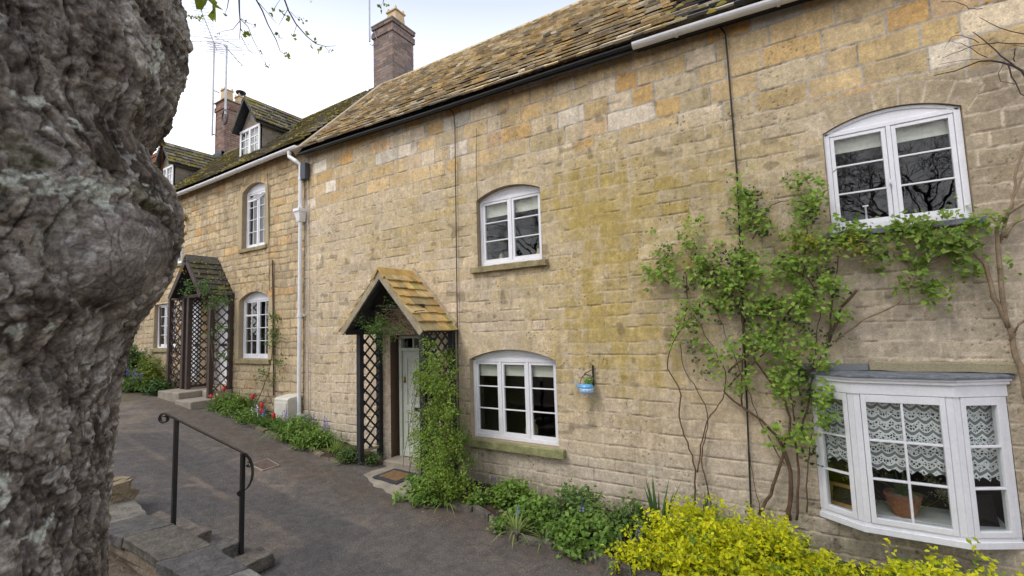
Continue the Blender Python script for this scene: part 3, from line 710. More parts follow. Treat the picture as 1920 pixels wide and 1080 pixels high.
def trellis(name,parent,m,x,y0,y1,z0,z1,pitch,bw=.022,axis='y',th=.012):
    mb=MB()
    L=y1-y0; H=z1-z0
    for s_ in (1,-1):
        k=-H
        while k<L+H:
            # line: y = y0+k + t , z=z0+t (or mirrored), clipped
            t0=max(0,-k); t1=min(H,L-k)
            if t1-t0>.03:
                ya,yb=k+t0,k+t1; za,zb=z0+t0*1.0,z0+t1*1.0
                if s_<0: ya,yb=L-ya,L-yb
                o_=s_*th*.55
                if axis=='y': mb.beam((x+o_,y0+ya,za),(x+o_,y0+yb,zb),bw,th,up=(1,0,0))
                else: mb.beam((y0+ya,x+o_,za),(y0+yb,x+o_,zb),bw,th,up=(0,1,0))
            k+=pitch
    return mb.build(name,m,parent)
trellis('trellis',por,M['blackwood'],xl,-.42,-.06,.30,2.16,.20,bw=.028); trellis('trellis',por,M['blackwood'],xr,-.64,-.06,.2,2.16,.17,bw=.028)
rl=MB(); rl.beam((xl,-.40,.28),(xl,-.06,.28),.05,.04); rl.build('bottom_rail',M['greywood'],por)
bb=MB(); 
for (q,sgn) in ((fl,-1),(fr,1)):
    bb.beam((q[0]-.0,yp-.012,q[1]-.02),(apex[0],yp-.012,apex[1]-.01),.022,.12,up=(0,1,0)) if False else None
    d=Vector((apex[0]-q[0],0,apex[1]-q[1])).normalized(); n=Vector((-d.z*sgn*-1,0,d.x*sgn*-1))
    if n.z<0: n=-n
    a=Vector((q[0],yp-.03,q[1])); b=Vector((apex[0],yp-.03,apex[1]+.0))
    bb.hexa([a-n*.06,a+Vector((0,.028,0))-n*.06,b+Vector((0,.028,-.085)),b+Vector((0,0,-.085)),a+n*.035,a+Vector((0,.028,0))+n*.035,b+Vector((0,.028,.045)),b+Vector((0,0,.045))])
bb.build('bargeboard',M['greywood'],por,bevel=.004)
def porch_roof(parent,ap,lf,rf,y0,y1,n,colfn,seed,ridgecol,name='porch_roof'):
    rng=random.Random(seed); mb=MB()
    for (q,sg) in ((lf,-1),(rf,1)):
        L=math.hypot(ap[0]-q[0],ap[1]-q[1]); dx,dz=(ap[0]-q[0])/L,(ap[1]-q[1])/L; nx,nz=(dz,-dx) if sg>0 else (-dz,dx)
        if nz<0: nx,nz=-nx,-nz
        for i in range(n):
            y=y0-.03
            while y<y1-.01:
                w_=rng.uniform(.11,.20)*(1.15-.3*i/n); a,b=y,min(y+w_-.006,y1-.002)
                if y1-b<.05: b=y1-.002
                t0=L*i/n-.03+rng.uniform(-.012,.012); t1=L*(i+1)/n+.03; th=rng.uniform(.016,.026); l0=.05+rng.uniform(0,.01);l1=.022
                def pt(t,l,yy): return (q[0]+dx*t+nx*l,yy,q[1]+dz*t+nz*l)
                mb.hexa([pt(t0,l0,a),pt(t0+rng.uniform(-.01,.01),l0,b),pt(t1,l1,b),pt(t1,l1,a),pt(t0,l0+th,a),pt(t0,l0+th,b),pt(t1,l1+th,b),pt(t1,l1+th,a)],colfn(rng)); y=b+.006
                if y1-y<.03: break
    ro=mb.build(name,M['slate'],parent)
    dk=MB()
    for q in (lf,rf):
        dk.hexa([(q[0],y0,q[1]-.0),(q[0],y1,q[1]),(ap[0],y1,ap[1]-.0),(ap[0],y0,ap[1]),(q[0],y0,q[1]+.03),(q[0],y1,q[1]+.03),(ap[0],y1,ap[1]+.035),(ap[0],y0,ap[1]+.035)])
    dk.build('boarding',M['blackwood'],ro) if False else dk.build('porch_boarding',M['blackwood'],parent)
    rt=MB(); a=.13
    rt.add([(ap[0]-a,y0-.05,ap[1]-.055),(ap[0],y0-.05,ap[1]+.10),(ap[0]+a,y0-.05,ap[1]-.055),(ap[0]+a*.8,y0-.05,ap[1]-.075),(ap[0],y0-.05,ap[1]+.06),(ap[0]-a*.8,y0-.05,ap[1]-.075),
            (ap[0]-a,y1,ap[1]-.055),(ap[0],y1,ap[1]+.10),(ap[0]+a,y1,ap[1]-.055),(ap[0]+a*.8,y1,ap[1]-.075),(ap[0],y1,ap[1]+.06),(ap[0]-a*.8,y1,ap[1]-.075)],
           [(0,1,4,5),(1,2,3,4),(11,10,7,6),(10,9,8,7),(0,6,7,1),(1,7,8,2),(2,8,9,3),(5,11,6,0),(3,9,10,4),(4,10,11,5)],ridgecol)
    rt.build('porch_ridge',M['slate'],parent)
    return ro
def colP(rng):
    g=rng.random(); s=rng.uniform(.75,1.15); c=(.55,.37,.14) if g<.5 else ((.47,.35,.17) if g<.8 else ((.34,.27,.14) if g<.94 else (.28,.25,.09))); return sc(c,s*(.85+.3*rng.random()))
porch_roof(por,apex,fl,fr,yp,-.014,7,colP,9,(.48,.32,.11))
fc=MB()   # mortar flashing where slates meet the wall
for (q,sg) in ((fl,-1),(fr,1)):
    fc.hexa([(q[0],-.05,q[1]+.02),(q[0],-.012,q[1]+.02),(apex[0],-.012,apex[1]+.03),(apex[0],-.05,apex[1]+.03),(q[0]+sg*.02,-.02,q[1]+.13),(q[0]+sg*.02,-.012,q[1]+.13),(apex[0],-.012,apex[1]+.16),(apex[0],-.02,apex[1]+.16)],(.38,.30,.19))
fc.build('porch_flashing',M['slate'],por)
# ---- main door
dr=MB(); x0,x1,z0,z1,_=DOOR[0],DOOR[1],DOOR[2],DOOR[3],0
reveal(DOOR,por,y1=.25,c=(.17,.115,.08))
yd=.10; fx0,fx1=x0+.09,x1-.02
dr.box(fx0,fx0+.06,yd,yd+.09,z0+.02,z1-.01); dr.box(fx1-.06,fx1,yd,yd+.09,z0+.02,z1-.01); dr.box(fx0+.06,fx1-.06,yd,yd+.09,z1-.06,z1-.01); dr.box(fx0+.06,fx1-.06,yd,yd+.09,1.85,1.90)
door=dr.build('door_frame',M['sage'],cot,bevel=.004)
dl=MB(); a,b=fx0+.064,fx1-.064; y=yd+.03
dl.box(a,b,y+.014,y+.04,z0+.03,1.845)
st=.10
dl.box(a,a+st,y,y+.014,z0+.03,1.845); dl.box(b-st,b,y,y+.014,z0+.03,1.845); mid=(a+b)/2
dl.box(a+st,b-st,y,y+.014,1.72,1.845); dl.box(a+st,b-st,y,y+.014,z0+.03,z0+.25); dl.box(a+st,b-st,y,y+.014,.82,.96)
for (za,zb) in ((z0+.25,.82),(.96,1.72)):
    dl.box(mid-.05,mid+.05,y,y+.014,za,zb)
    for (p,q) in ((a+st,mid-.05),(mid+.05,b-st)): dl.box(p+.03,q-.03,y+.006,y+.014,za+.03,zb-.03)
dl.box(a,b,y-.02,y-.001,z0+.03,z0+.13)
dd=dl.build('door',M['sage'],cot,bevel=.003); dd['label']='sage green panelled front door with brass knocker'
kn=MB(); kn.box(a+.03,a+.07,y-.012,y-.001,1.32,1.42); kn.tube([(a+.05,y-.02,1.40),(a+.05,y-.035,1.36),(a+.05,y-.02,1.33)],.009,6); kn.build('lock',M['gold'],dd)
lb=MB(); lb.box(mid-.12,mid+.12,y-.01,y-.001,.87,.93); lb.build('letter_flap',M['photo'],dd)
tr=MB(); tr.box(fx0+.06,fx1-.06,yd+.04,yd+.045,1.90,z1-.06); tr.build('pane',M['glass'],door)
for k in (1,2): xm=fx0+.06+(fx1-fx0-.12)*k/3; tb=MB(); tb.box(xm-.01,xm+.01,yd+.02,yd+.06,1.90,z1-.06); tb.build('glazing_bar',M['sage'],door)
stp=MB(); stp.box(x0+.02,x1-.02,-.20,.13,-.1,z0+.02); stp.build('door_step',M['concrete'],cot,bevel=.015)
# ---- bay window
bay=empty('bay_window',(.73,-.1,.3),parent=cot)
BP=[(.05,-.0),(.37,-.205),(1.05,-.205),(1.42,-.0)]; zb0,zg0,zg1,zfr,zt0=.27,.385,1.42,1.49,1.64
def facet_box(mb,a,b,t0,t1,z0,z1,dp0,dp1):
    """box on the facet a->b, along t (metres), outward depth dp0..dp1 (outward negative normal)"""
    a=Vector((*a,0));b=Vector((*b,0)); d=(b-a).normalized(); n=Vector((d.y,-d.x,0))   # outward
    if n.y>0:n=-n
    p=[a+d*t0+n*dp0,a+d*t1+n*dp0,a+d*t1+n*dp1,a+d*t0+n*dp1]
    mb.hexa([Vector((q.x,q.y,z0)) for q in p]+[Vector((q.x,q.y,z1)) for q in p])
def fl_(a,b): return math.hypot(b[0]-a[0],b[1]-a[1])
def polyslab(mb,pts,z0,z1):
    n=len(pts); mb.add([(x,y,z0) for x,y in pts]+[(x,y,z1) for x,y in pts],[tuple(range(n))[::-1],tuple(range(n,2*n))]+[(i,(i+1)%n,n+(i+1)%n,n+i) for i in range(n)])
def grown(g,back=.12): return [(BP[0][0]-g,back),(BP[0][0]-g,BP[0][1]-g*.2),(BP[1][0]-g*.5,BP[1][1]-g),(BP[2][0]+g*.5,BP[2][1]-g),(BP[3][0]+g,BP[3][1]-g*.2),(BP[3][0]+g,back)]
fm=MB(); polyslab(fm,grown(.012),zb0,zb0+.055); polyslab(fm,grown(-.004,.19),zb0+.055,zb0+.085); fm.build('bay_sill',M['white'],bay,bevel=.004)
fm=MB(); polyslab(fm,grown(.010),zfr,zt0-.05); polyslab(fm,grown(.03),zt0-.05,zt0-.02); polyslab(fm,grown(.045),zt0-.02,zt0); fm.build('frieze',M['white'],bay,bevel=.004)
ro=MB(); 
pts=grown(.065,-.002); n=len(pts)
ro.add([(x,y,zt0+.003) for x,y in pts]+[(x,y,zt0+.022) for x,y in pts]+[(x+(.73-x)*.04,y*.35-.004,zt0+.042) for x,y in pts],[tuple(range(n))[::-1]]+[(i,(i+1)%n,n+(i+1)%n,n+i) for i in range(n)]+[(n+i,n+(i+1)%n,2*n+(i+1)%n,2*n+i) for i in range(n)]+[tuple(range(2*n,3*n))])
ro.build('lead_roof',M['lead'],bay,bevel=.004)
for (lx0,lx1,ly,lz1,lc) in ((-.06,.52,-.03,.11,(.20,.21,.21)),(.53,1.50,-.04,.13,(.33,.29,.19))):
    lint=MB(); lint.box(lx0,lx1,ly,-.002,zt0+.045,zt0+lz1,lc); lo_=lint.build('lintel',M['stone'],bay)
    bm=bmesh.new(); bm.from_mesh(lo_.data); bmesh.ops.subdivide_edges(bm,edges=[e_ for e_ in bm.edges],cuts=12,use_grid_fill=True)
    for v_ in bm.verts:
        if v_.co.y<ly+.005 or v_.co.z>zt0+lz1-.3-.3+.29: v_.co.y+=float(fbm(np.array(v_.co.x*9),np.array(v_.co.z*22),8)-.5)*.05+ (.02 if v_.co.z>lo_.dimensions.z*.8 else 0)
        v_.co.z+=float(fbm(np.array(v_.co.x*7+3),np.array(v_.co.y*9),9)-.5)*.03
    bm.to_mesh(lo_.data); bm.free(); at=lo_.data.attributes.get('Col')
    if at: lo_.data.attributes.remove(at)
    at=lo_.data.attributes.new('Col','FLOAT_COLOR','FACE'); q_=np.ones((len(lo_.data.polygons),4)); q_[:,:3]=lc; at.data.foreach_set('color',q_.ravel())
cols_=[1,2,1]
for i in range(3):
    a,b=BP[i],BP[i+1]; L=fl_(a,b); p0=.05 if i else .035; p1=.05 if i<2 else .045
    ps=MB(); facet_box(ps,a,b,.0 if i==0 else .002,p0,zb0+.086,zfr-.001,-.06,0); ps.build('mullion',M['white'],bay,bevel=.004)
    ps=MB(); facet_box(ps,a,b,L-p1,L-.002,zb0+.086,zfr-.001,-.06,0); ps.build('mullion',M['white'],bay,bevel=.004)
    cs=MB(); s_=.038
    t0,t1=p0+.003,L-p1-.003
    facet_box(cs,a,b,t0,t0+s_,zb0+.088,zfr-.003,-.048,.006); facet_box(cs,a,b,t1-s_,t1,zb0+.088,zfr-.003,-.048,.006)
    facet_box(cs,a,b,t0+s_,t1-s_,zb0+.088,zg0+.02,-.048,.006); facet_box(cs,a,b,t0+s_,t1-s_,zg1,zfr-.003,-.048,.006)
    for k in range(1,3):
        zm=zg0+.02+(zg1-zg0-.02)*k/3; facet_box(cs,a,b,t0+s_,t1-s_,zm-.009,zm+.009,-.035,.0)
    for k in range(1,cols_[i]):
        tm=(t0+t1)/2; facet_box(cs,a,b,tm-.009,tm+.009,zg0+.02,zg1,-.036,.001)
    cs.build('casement',M['white'],bay,bevel=.003)
    g_=MB(); facet_box(g_,a,b,t0+s_,t1-s_,zg0+.02,zg1,-.022,-.018); g_.build('pane',M['glass'],bay)
    # lace curtain with soft folds and a scalloped hem
    nn=90; rows_=24; V=[];U=[]
    av=Vector((*a,0));bv=Vector((*b,0)); dv=(bv-av).normalized(); nv=Vector((dv.y,-dv.x,0)); nv=-nv if nv.y>0 else nv
    ua=i*1.37
    for c_ in range(nn+1):
        t=t0+(t1-t0)*c_/nn; u_=t*1.15+ua; hem=.80+.028*abs(math.sin(u_*math.pi/.09))-.0+[.02,0,-.02][i]
        for r__ in range(rows_+1):
            z=zg1+.03-(zg1+.03-hem)*r__/rows_; fo=math.sin(u_*55+math.sin(z*4)*.6)*.010*(.4+.6*r__/rows_)
            p=av+dv*t-nv*(.075+fo); V.append((p.x,p.y,z)); U.append((u_,z,0))
    F=np.array([(c_*(rows_+1)+r__,(c_+1)*(rows_+1)+r__,(c_+1)*(rows_+1)+r__+1,c_*(rows_+1)+r__+1) for c_ in range(nn) for r__ in range(rows_)])
    lo=mesh_np('lace_curtain',V,F,M['net'],bay,smooth=True); at=lo.data.attributes.new('uvw','FLOAT_VECTOR','POINT'); at.data.foreach_set('vector',np.array(U).ravel())
    hg=MB()
# inner sill board
ib=MB(); ib.box(.10,1.38,-.002,.42,zb0+.087,zb0+.10); ib.build('sill_board',M['white'],bay)
SB=zb0+.10
# ================================================================== LEFT COTTAGE
cl=empty('cottage',(-12.3,0,.7),'mossy roofed limestone cottage beyond the white downpipe with dormers and brown trellised double porch','cottage')
XL=-16.4
U_=(-10.62,-9.68,4.14,5.47,.14); L_=(-10.68,-9.50,1.68,2.99,.16); FW=(-15.15,-13.80,1.92,3.12,0)
D1=(-12.02,-11.12,1.05,3.12,0); D2=(-13.3,-12.5,1.05,3.12,0); U2=(-14.6,-13.6,4.14,5.40,.17)
rowsL=rowset(.0,[(6.6,.12,.20)],33)
stone_wall('wall',cl,np.arange(XL,XJ+.001,.017),.0,6.12,[U_,L_,FW,D1,D2,U2],rowsL,lambda z:(1.1,3.3),col_left,55,vth=.2,rag=2.8)
rm=MB(); rm.box(XL+.1,XJ,3.6,3.65,.4,6); rm.box(XL+.1,XJ,.35,3.6,.7,.8); rm.box(XL+.1,XJ,.35,3.6,3.5,3.6); rm.box(XL+.1,XJ,.35,3.6,5.85,5.9); rm.box(XL+.1,XL+.2,.35,3.6,.8,5.85); rm.box(XJ-.1,XJ,.35,3.6,.8,5.85)
for x in (-11,-13.4): rm.box(x,x+.08,.35,3.6,.8,5.85)
skin(rm,XL+.1,XJ-.1,.5,3.52,[L_,FW,D1,D2]); skin(rm,XL+.1,XJ-.1,3.53,6.0,[U_,U2])
rm.build('interior_wall',M['room'],cl)
sh=MB(); sh.box(XL,XJ-.01,3.9,4.0,-.2,6.1,wc); sh.build('end_wall',M['stone'],cl)
wu=window(cl,U_,5.42,[2,2],4,sill=(-10.72,-9.6,.08,.05),label='upper white window with its small top light open',y=.08)
ol=MB(); z0=5.12; xw0,xw1=U_[0]+.52,U_[1]-.06
for (p,q) in (((xw0,.06,5.36),(xw1,.06,5.36)),((xw0,-.16,5.12),(xw1,-.16,5.12)),((xw0,.06,5.36),(xw0,-.16,5.12)),((xw1,.06,5.36),(xw1,-.16,5.12)),(((xw0+xw1)/2,.06,5.36),((xw0+xw1)/2,-.16,5.12))): ol.beam(p,q,.03,.025)
ol.build('open_light',M['white'],wu)
window(cl,L_,2.95,[2,2],4,sill=(-10.78,-9.42,.10,.05),label='lower white window of many small panes under an arch',y=.08,openlight=0)
window(cl,FW,3.06,[1,1,1],4,sill=(-15.25,-13.7,.10,.05),label='far white window behind the trellis',y=.08)
window(cl,U2,5.28,[2,2],4,sill=(-14.7,-13.5,.08,.05),label='far upper white window hidden by the trunk',y=.08)
for D_,lab in ((D1,'white door of the right half of the double porch'),(D2,'white door of the left half of the double porch')):
    q=MB(); q.box(D_[0]+.005,D_[0]+.06,.10,.18,D_[2],D_[3]-.005); q.box(D_[1]-.06,D_[1]-.005,.10,.18,D_[2],D_[3]-.005); q.box(D_[0]+.06,D_[1]-.06,.10,.18,D_[3]-.06,D_[3]-.005)
    q.box(D_[0]+.063,D_[1]-.063,.13,.17,D_[2]+.01,D_[3]-.063)
    for (za,zb) in ((1.2,1.9),(2.05,2.9)):
        for k in (0,1): xx=D_[0]+.12+k*.36; q.box(xx,xx+.28,.118,.13,za,zb)
    dd=q.build('door',M['white'],cl,bevel=.004); dd['label']=lab
    kk=MB(); kk.box(D_[0]+.3,D_[0]+.55,.105,.118,1.96,2.02); kk.build('letter_flap',M['photo'],dd); reveal(D_,dd)
# stone surround strips beside openings
for o in (U_,L_):
    for (a,b) in ((o[0]-.17,o[0]-.004),(o[1]+.004,o[1]+.16)):
        z=o[2]; ss=MB(); q__=rnd(.9,1.05)
        while z<o[3]-.1:
            h=rnd(.3,.6); ss.box(a,b,-.024,.02,z,min(z+h,o[3]),tuple(v_*q__ for v_ in (.46,.37,.23))); z+=h+.0005
        ss.build('window_surround',M['stone'],cl)
_gp=W(325,370,-.19)
def eaveL(x): return (-.185,_gp[2]+.115)
def ridgeL(x): return (2.0,8.14)
def colL(x,t,rng):
    g=rng.random(); s=rng.uniform(.7,1.2)
    ms=vn(np.array(x*1.7),np.array(t*5.),7)
    c=(.20,.175,.14) if g<.5 else ((.24,.22,.18) if g<.8 else (.28,.235,.16))
    if rng.random()<.15+.5*float(ms): c=(.20,.17,.05) if rng.random()<.6 else (.17,.145,.07)
    return tuple(v_*s for v_ in c)
roofL=slate_roof('roof',cl,XL,XJ-.02,eaveL,ridgeL,20,colL,13,wr=(.14,.3),thick=(.02,.04))
dk=MB(); deck(dk,XL,XJ-.02,eaveL,ridgeL,th=.06); dk.build('roof_boarding',M['blackwood'],roofL)
P=[]
for k in range(4600):
    x=rnd(XL,XJ-.05); t=rnd(0,1)
    if float(fbm(np.array(x*1.3),np.array(t*4.),77,3))+.12*(t>.55)<rnd(.35,.62): continue
    P.append((slope_pt(eaveL,ridgeL,x,t,.055),(0,-.7,.71),rnd(.010,.034)))
tag(moss_lumps('moss',roofL,P,14),kind='stuff')
rg=MB(); x=XL
while x<XJ-.5: rg.hexa([(x,1.88,8.05),(x+.44,1.88,8.05),(x+.44,2.12,8.05),(x,2.12,8.05),(x,1.96,8.22),(x+.44,1.96,8.22),(x+.44,2.04,8.22),(x,2.04,8.22)],sc((.20,.18,.06),rnd(.7,1.2))); x+=.45
rg.build('ridge_tile',M['slate'],roofL,bevel=.01)
gp=W(325,370,-.19);gq=W(562,272,-.19)
gutter('white_gutter',cl,(XL,-.19,gp[2]+.05),(XJ+.02,-.19,gp[2]+.06),.062,M['pvc'],brackets=9)
ho=MB(); x=XJ-.25; xx=float(W(562,560,-.09)[0]); ho.tube([(x,-.19,gp[2]),(x,-.19,gp[2]-.10),(x*.3+xx*.7,-.14,gp[2]-.22),(xx,-.09,gp[2]-.30),(xx,-.09,4.55)],.042,10)
ho.tube([(xx,-.09,4.56),(xx,-.09,.35)],.038,10)
ho.box(xx-.10,xx+.10,-.19,-.005,4.62,4.68); ho.hexa([(xx-.05,-.14,4.42),(xx+.05,-.14,4.42),(xx+.05,-.02,4.42),(xx-.05,-.02,4.42),(xx-.085,-.175,4.62),(xx+.085,-.175,4.62),(xx+.085,-.01,4.62),(xx-.085,-.01,4.62)])
for z in (5.3,2.55,.62): ho.tube([(xx,-.09,z-.035),(xx,-.09,z+.035)],.05,10); ho.box(xx-.075,xx+.075,-.05,-.005,z-.02,z+.02)
ho.build('downpipe',M['pvc'],cl)
bx=MB(); p=W(573,322,-.06); bx.box(p[0]-.10,p[0]+.07,-.12,-.02,p[2]-.17,p[2]+.17); bx.build('junction_box',M['darkplastic'],cl,bevel=.012)
cable([(511,488),(512,560),(513,650),(513,742)],.018,'waste_pipe',cl,'stem')
cable([(502,325),(504,420),(505,545)],.006,'cable',cl)
cable([(300,575),(300,650)],.02,'waste_pipe',cl,'stem',y=-.03)
# dormers
def dormer(x0,x1,label=None):
    y0=.42; zbt=6.60; zw=7.32; xc=(x0+x1)/2; zap=8.02; hw=(x1-x0)/2
    dm=MB(); yr=lambda z:-.13+(z-6.10)/(2.04)*2.13
    # cheeks
    for xx in (x0,x1):
        s_=-1 if xx==x0 else 1
        dm.prism([(0,0)]*3,0,0) if False else None
        q=[(y0,zbt-.1),(yr(zw),zw),(y0,zw)]
        a=[(xx,yy,zz) for yy,zz in q]+[(xx-s_*.06,yy,zz) for yy,zz in q]
        dm.add(a,[(0,1,2),(5,4,3),(0,2,5,3),(2,1,4,5),(1,0,3,4)])
    dm.add([(x0,y0+.02,zw),(x1,y0+.02,zw),(xc,y0+.02,zap-.1)],[(0,1,2)])
    d_=dm.build('dormer',M['render'],cl); 
    if label: d_['label']=label
    wf=MB(); yy=y0-.02
    wf.box(x0,x0+.06,yy,yy+.06,zbt,zw); wf.box(x1-.06,x1,yy,yy+.06,zbt,zw); wf.box(x0+.06,x1-.06,yy,yy+.06,zbt,zbt+.07); wf.box(x0+.06,x1-.06,yy,yy+.06,zw-.06,zw); wf.box(xc-.04,xc+.04,yy+.001,yy+.055,zbt+.07,zw-.06)
    for a,b in ((x0+.06,xc-.04),(xc+.04,x1-.06)):
        for k in (1,2): zz=zbt+.07+(zw-zbt-.13)*k/3; wf.box(a,b,yy+.012,yy+.04,zz-.012,zz+.012)
        m_=(a+b)/2; wf.box(m_-.01,m_+.01,yy+.014,yy+.038,zbt+.07,zw-.06)
    wf.build('dormer_window',M['white'],d_)
    g_=MB(); g_.box(x0+.06,x1-.06,yy+.024,yy+.028,zbt+.07,zw-.06); g_.build('pane',M['glass'],d_)
    nb=MB(); nb.box(x0+.07,x1-.07,yy+.09,yy+.095,zbt+.03,zw-.04); nb.build('blind',M['blind'],d_)
    # slated roof, ridge running back into the main slope
    rng=random.Random(int(-x0*10)); mb=MB(); yb=yr(zap)+.02; oh=.17
    for sg in (-1,1):
        ex=xc+sg*(hw+.10); ez=zw-.02
        L=math.hypot(ex-xc,zap-ez); n=6
        for i in range(n):
            t0,t1=i/n,(i+1)/n+.06; y=y0-oh
            zc=ez+(zap-ez)*t0; ylim=yr(zc)+.08
            while y<ylim:
                w_=rng.uniform(.13,.24); b=min(y+w_-.006,ylim); l0=.04+rng.uniform(0,.012)
                P_=lambda t,l,yy:(ex+(xc-ex)*t+sg*l*.7,yy,ez+(zap-ez)*t+l*.7)
                g=rng.random(); c=(.11,.10,.085) if g<.45 else ((.17,.145,.05) if g<.75 else (.19,.175,.14))
                mb.hexa([P_(t0,l0,y),P_(t0,l0,b),P_(t1,.012,b),P_(t1,.012,y),P_(t0,l0+.03,y),P_(t0,l0+.03,b),P_(t1,.035,b),P_(t1,.035,y)] ,sc(c,rng.uniform(.8,1.2))); y+=w_
    mb.build('dormer_roof',M['slate'],d_)
    bd=MB()
    for sg in (-1,1):
        ex=xc+sg*(hw+.10); ez=zw-.03
        bd.hexa([(ex,y0-oh,ez-.03),(ex,yb-.5,ez-.03),(xc,yb,zap-.04),(xc,y0-oh,zap-.04),(ex,y0-oh,ez+.03),(ex,yb-.5,ez+.03),(xc,yb,zap+.03),(xc,y0-oh,zap+.03)])
    bd.build('dormer_bargeboard',M['blackwood'],d_)
    P=[]
    for k in range(260):
        sg=random.choice((-1,1)); t=rnd(0,1); y=rnd(y0-oh,yr(zw+(zap-zw)*t)); ex=xc+sg*(hw+.1)
        P.append(((ex+(xc-ex)*t+sg*.035,y,zw+(zap-zw)*t+.03),(sg*.7,0,.7),rnd(.015,.04)))
    tag(moss_lumps('moss',d_,P,int(-x0*7)),kind='stuff')
dormer(-11.62,-10.72,'nearer dormer with white window and mossy gabled roof')
dormer(-16.25,-15.36,'farther dormer with white window and mossy gabled roof')
ch2,zt=chimney(cl,-16.42,-15.80,2.0,2.90,7.5,10.15,6,base=(.25,.155,.12))
clay_pot(ch2,-16.1,2.2,zt,.40,.15)
cw=clay_pot(ch2,-16.1,2.66,zt,.34,.15)
cc=MB(); cc.lathe([(.06,zt+.40),(.06,zt+.52),(.15,zt+.53),(.17,zt+.57),(.15,zt+.60),(.02,zt+.62)],-16.1,2.66,14); cc.build('cowl',M['black'],ch2)
fs=MB(); fs.hexa([(-15.78,1.55,7.72),(-15.74,1.55,7.72),(-15.74,2.0,8.17),(-15.78,2.0,8.17),(-15.78,1.5,7.95),(-15.74,1.5,7.95),(-15.74,2.0,8.42),(-15.78,2.0,8.42)]); fs.hexa([(-16.45,1.9,8.02),(-15.74,1.9,8.02),(-15.74,1.99,8.06),(-16.45,1.99,8.06),(-16.45,1.9,8.3),(-15.74,1.9,8.3),(-15.74,1.99,8.3),(-16.45,1.99,8.3)]); fs.build('lead_flashing',M['lead'],ch2)
ar=MB(); 
p=W(398,238,1.9); t=W(402,82,1.9); ar.tube([(p[0],1.9,p[2]-.3),(p[0],1.9,t[2])],.03,6); ar.tube([(p[0],1.9,p[2]-.25),(-16.4,2.1,p[2]-.25)],.02,5); ar.tube([(p[0],1.9,p[2]+1.3),(-16.4,2.1,p[2]+1.3)],.02,5)
aerial_rods(ar,(p[0],1.9,t[2]),(.75,-.6,.12),2.1,14,.42)
ar.build('aerial',M['alu'],cl)
ar=MB(); p=W(423,190,1.85); t=W(424,86,1.85); b=W(421,215,1.85); ar.tube([(p[0],1.85,b[2]),(p[0],1.85,t[2])],.03,6)
aerial_rods(ar,(p[0],1.85,t[2]-.1),(-.6,.8,0),1.2,6,.8); ar.build('aerial',M['alu'],cl)
coil=MB(); c0=Vector((p[0],1.84,b[2]-.1)); coil.tube([c0+Vector((math.cos(t_)*.17,0,math.sin(t_)*.24)) for t_ in np.linspace(0,6.28,18)],.03,6); coil.build('cable_coil',M['darkplastic'],cl)
# double porch
pl=empty('porch',(-11.7,-.4,.9),parent=cl); yq=-.62
ap=(-11.71,3.98); lf=(-12.50,3.12); rf=(-10.97,3.10)
yt=-.45
for (x,y) in ((-12.97,yt),(-12.0,yt),(-12.24,yt),(-10.97,yt),(-10.97,-.04),(-11.9,-.04),(-12.97,-.04)):
    m_=MB(); m_.box(x-.05,x+.05,y-.05,y+.04,g1(x,y)-.02,3.12); m_.build('post',M['brownwood'],pl,bevel=.006)
trellis('trellis',pl,M['brownwood'],yt,-12.92,-12.29,.95,3.1,.27,bw=.032,axis='x',th=.014)
for (x,z,pp) in ((-12.0,1.08,.21),(-12.24,1.08,.21),(-10.97,.85,.21),(-12.97,.95,.21)): trellis('trellis',pl,M['brownwood'],x,yt+.05,-.08,z,3.1,pp,bw=.026)
for y in (yt,-.05): hb=MB(); hb.beam((-13.02,y,3.14),(-10.91,y,3.14),.09,.07); hb.build('porch_beam',M['brownwood'],pl)
for x in (-12.97,-12.0,-10.97): hb=MB(); hb.beam((x,yt+.04,3.141),(x,-.10,3.141),.08,.065); hb.build('porch_beam',M['brownwood'],pl)
hb=MB(); hb.beam((-12.0,yt+.04,1.06),(-12.0,-.08,1.06),.05,.06); hb.build('bottom_rail',M['brownwood'],pl)
bb=MB()
for q in (lf,rf): bb.beam((q[0],yq-.06,q[1]-.02),(ap[0],yq-.06,ap[1]-.02),.12,.03,up=(0,1,0))
bb.build('bargeboard',M['brownwood'],pl)
def colPL(rng):
    g=rng.random(); s=rng.uniform(.7,1.2); c=(.075,.07,.065) if g<.75 else ((.09,.085,.05) if g<.93 else (.12,.11,.04)); return tuple(v_*s for v_ in c)
porch_roof(pl,ap,lf,rf,yq-.03,-.014,7,colPL,19,(.09,.09,.08))
P=[]
for k in range(60):
    t=rnd(0,1)**.8; y=rnd(yq,-.03); P.append(((rf[0]+(ap[0]-rf[0])*t+.05,y,rf[1]+(ap[1]-rf[1])*t+.06),(.7,0,.7),rnd(.008,.022)))
tag(moss_lumps('moss',pl,P,24),kind='stuff')
s_=MB(); s_.box(-12.5,-11.45,-.85,-.02,.5,1.0); s_.build('porch_step',M['concrete'],pl,bevel=.02)
s_=MB(); s_.box(-11.44,-10.72,-.92,-.4,.4,.86); s_.box(-11.44,-10.9,-.4,-.02,.4,1.0); s_.build('porch_step',M['concrete'],pl,bevel=.02)
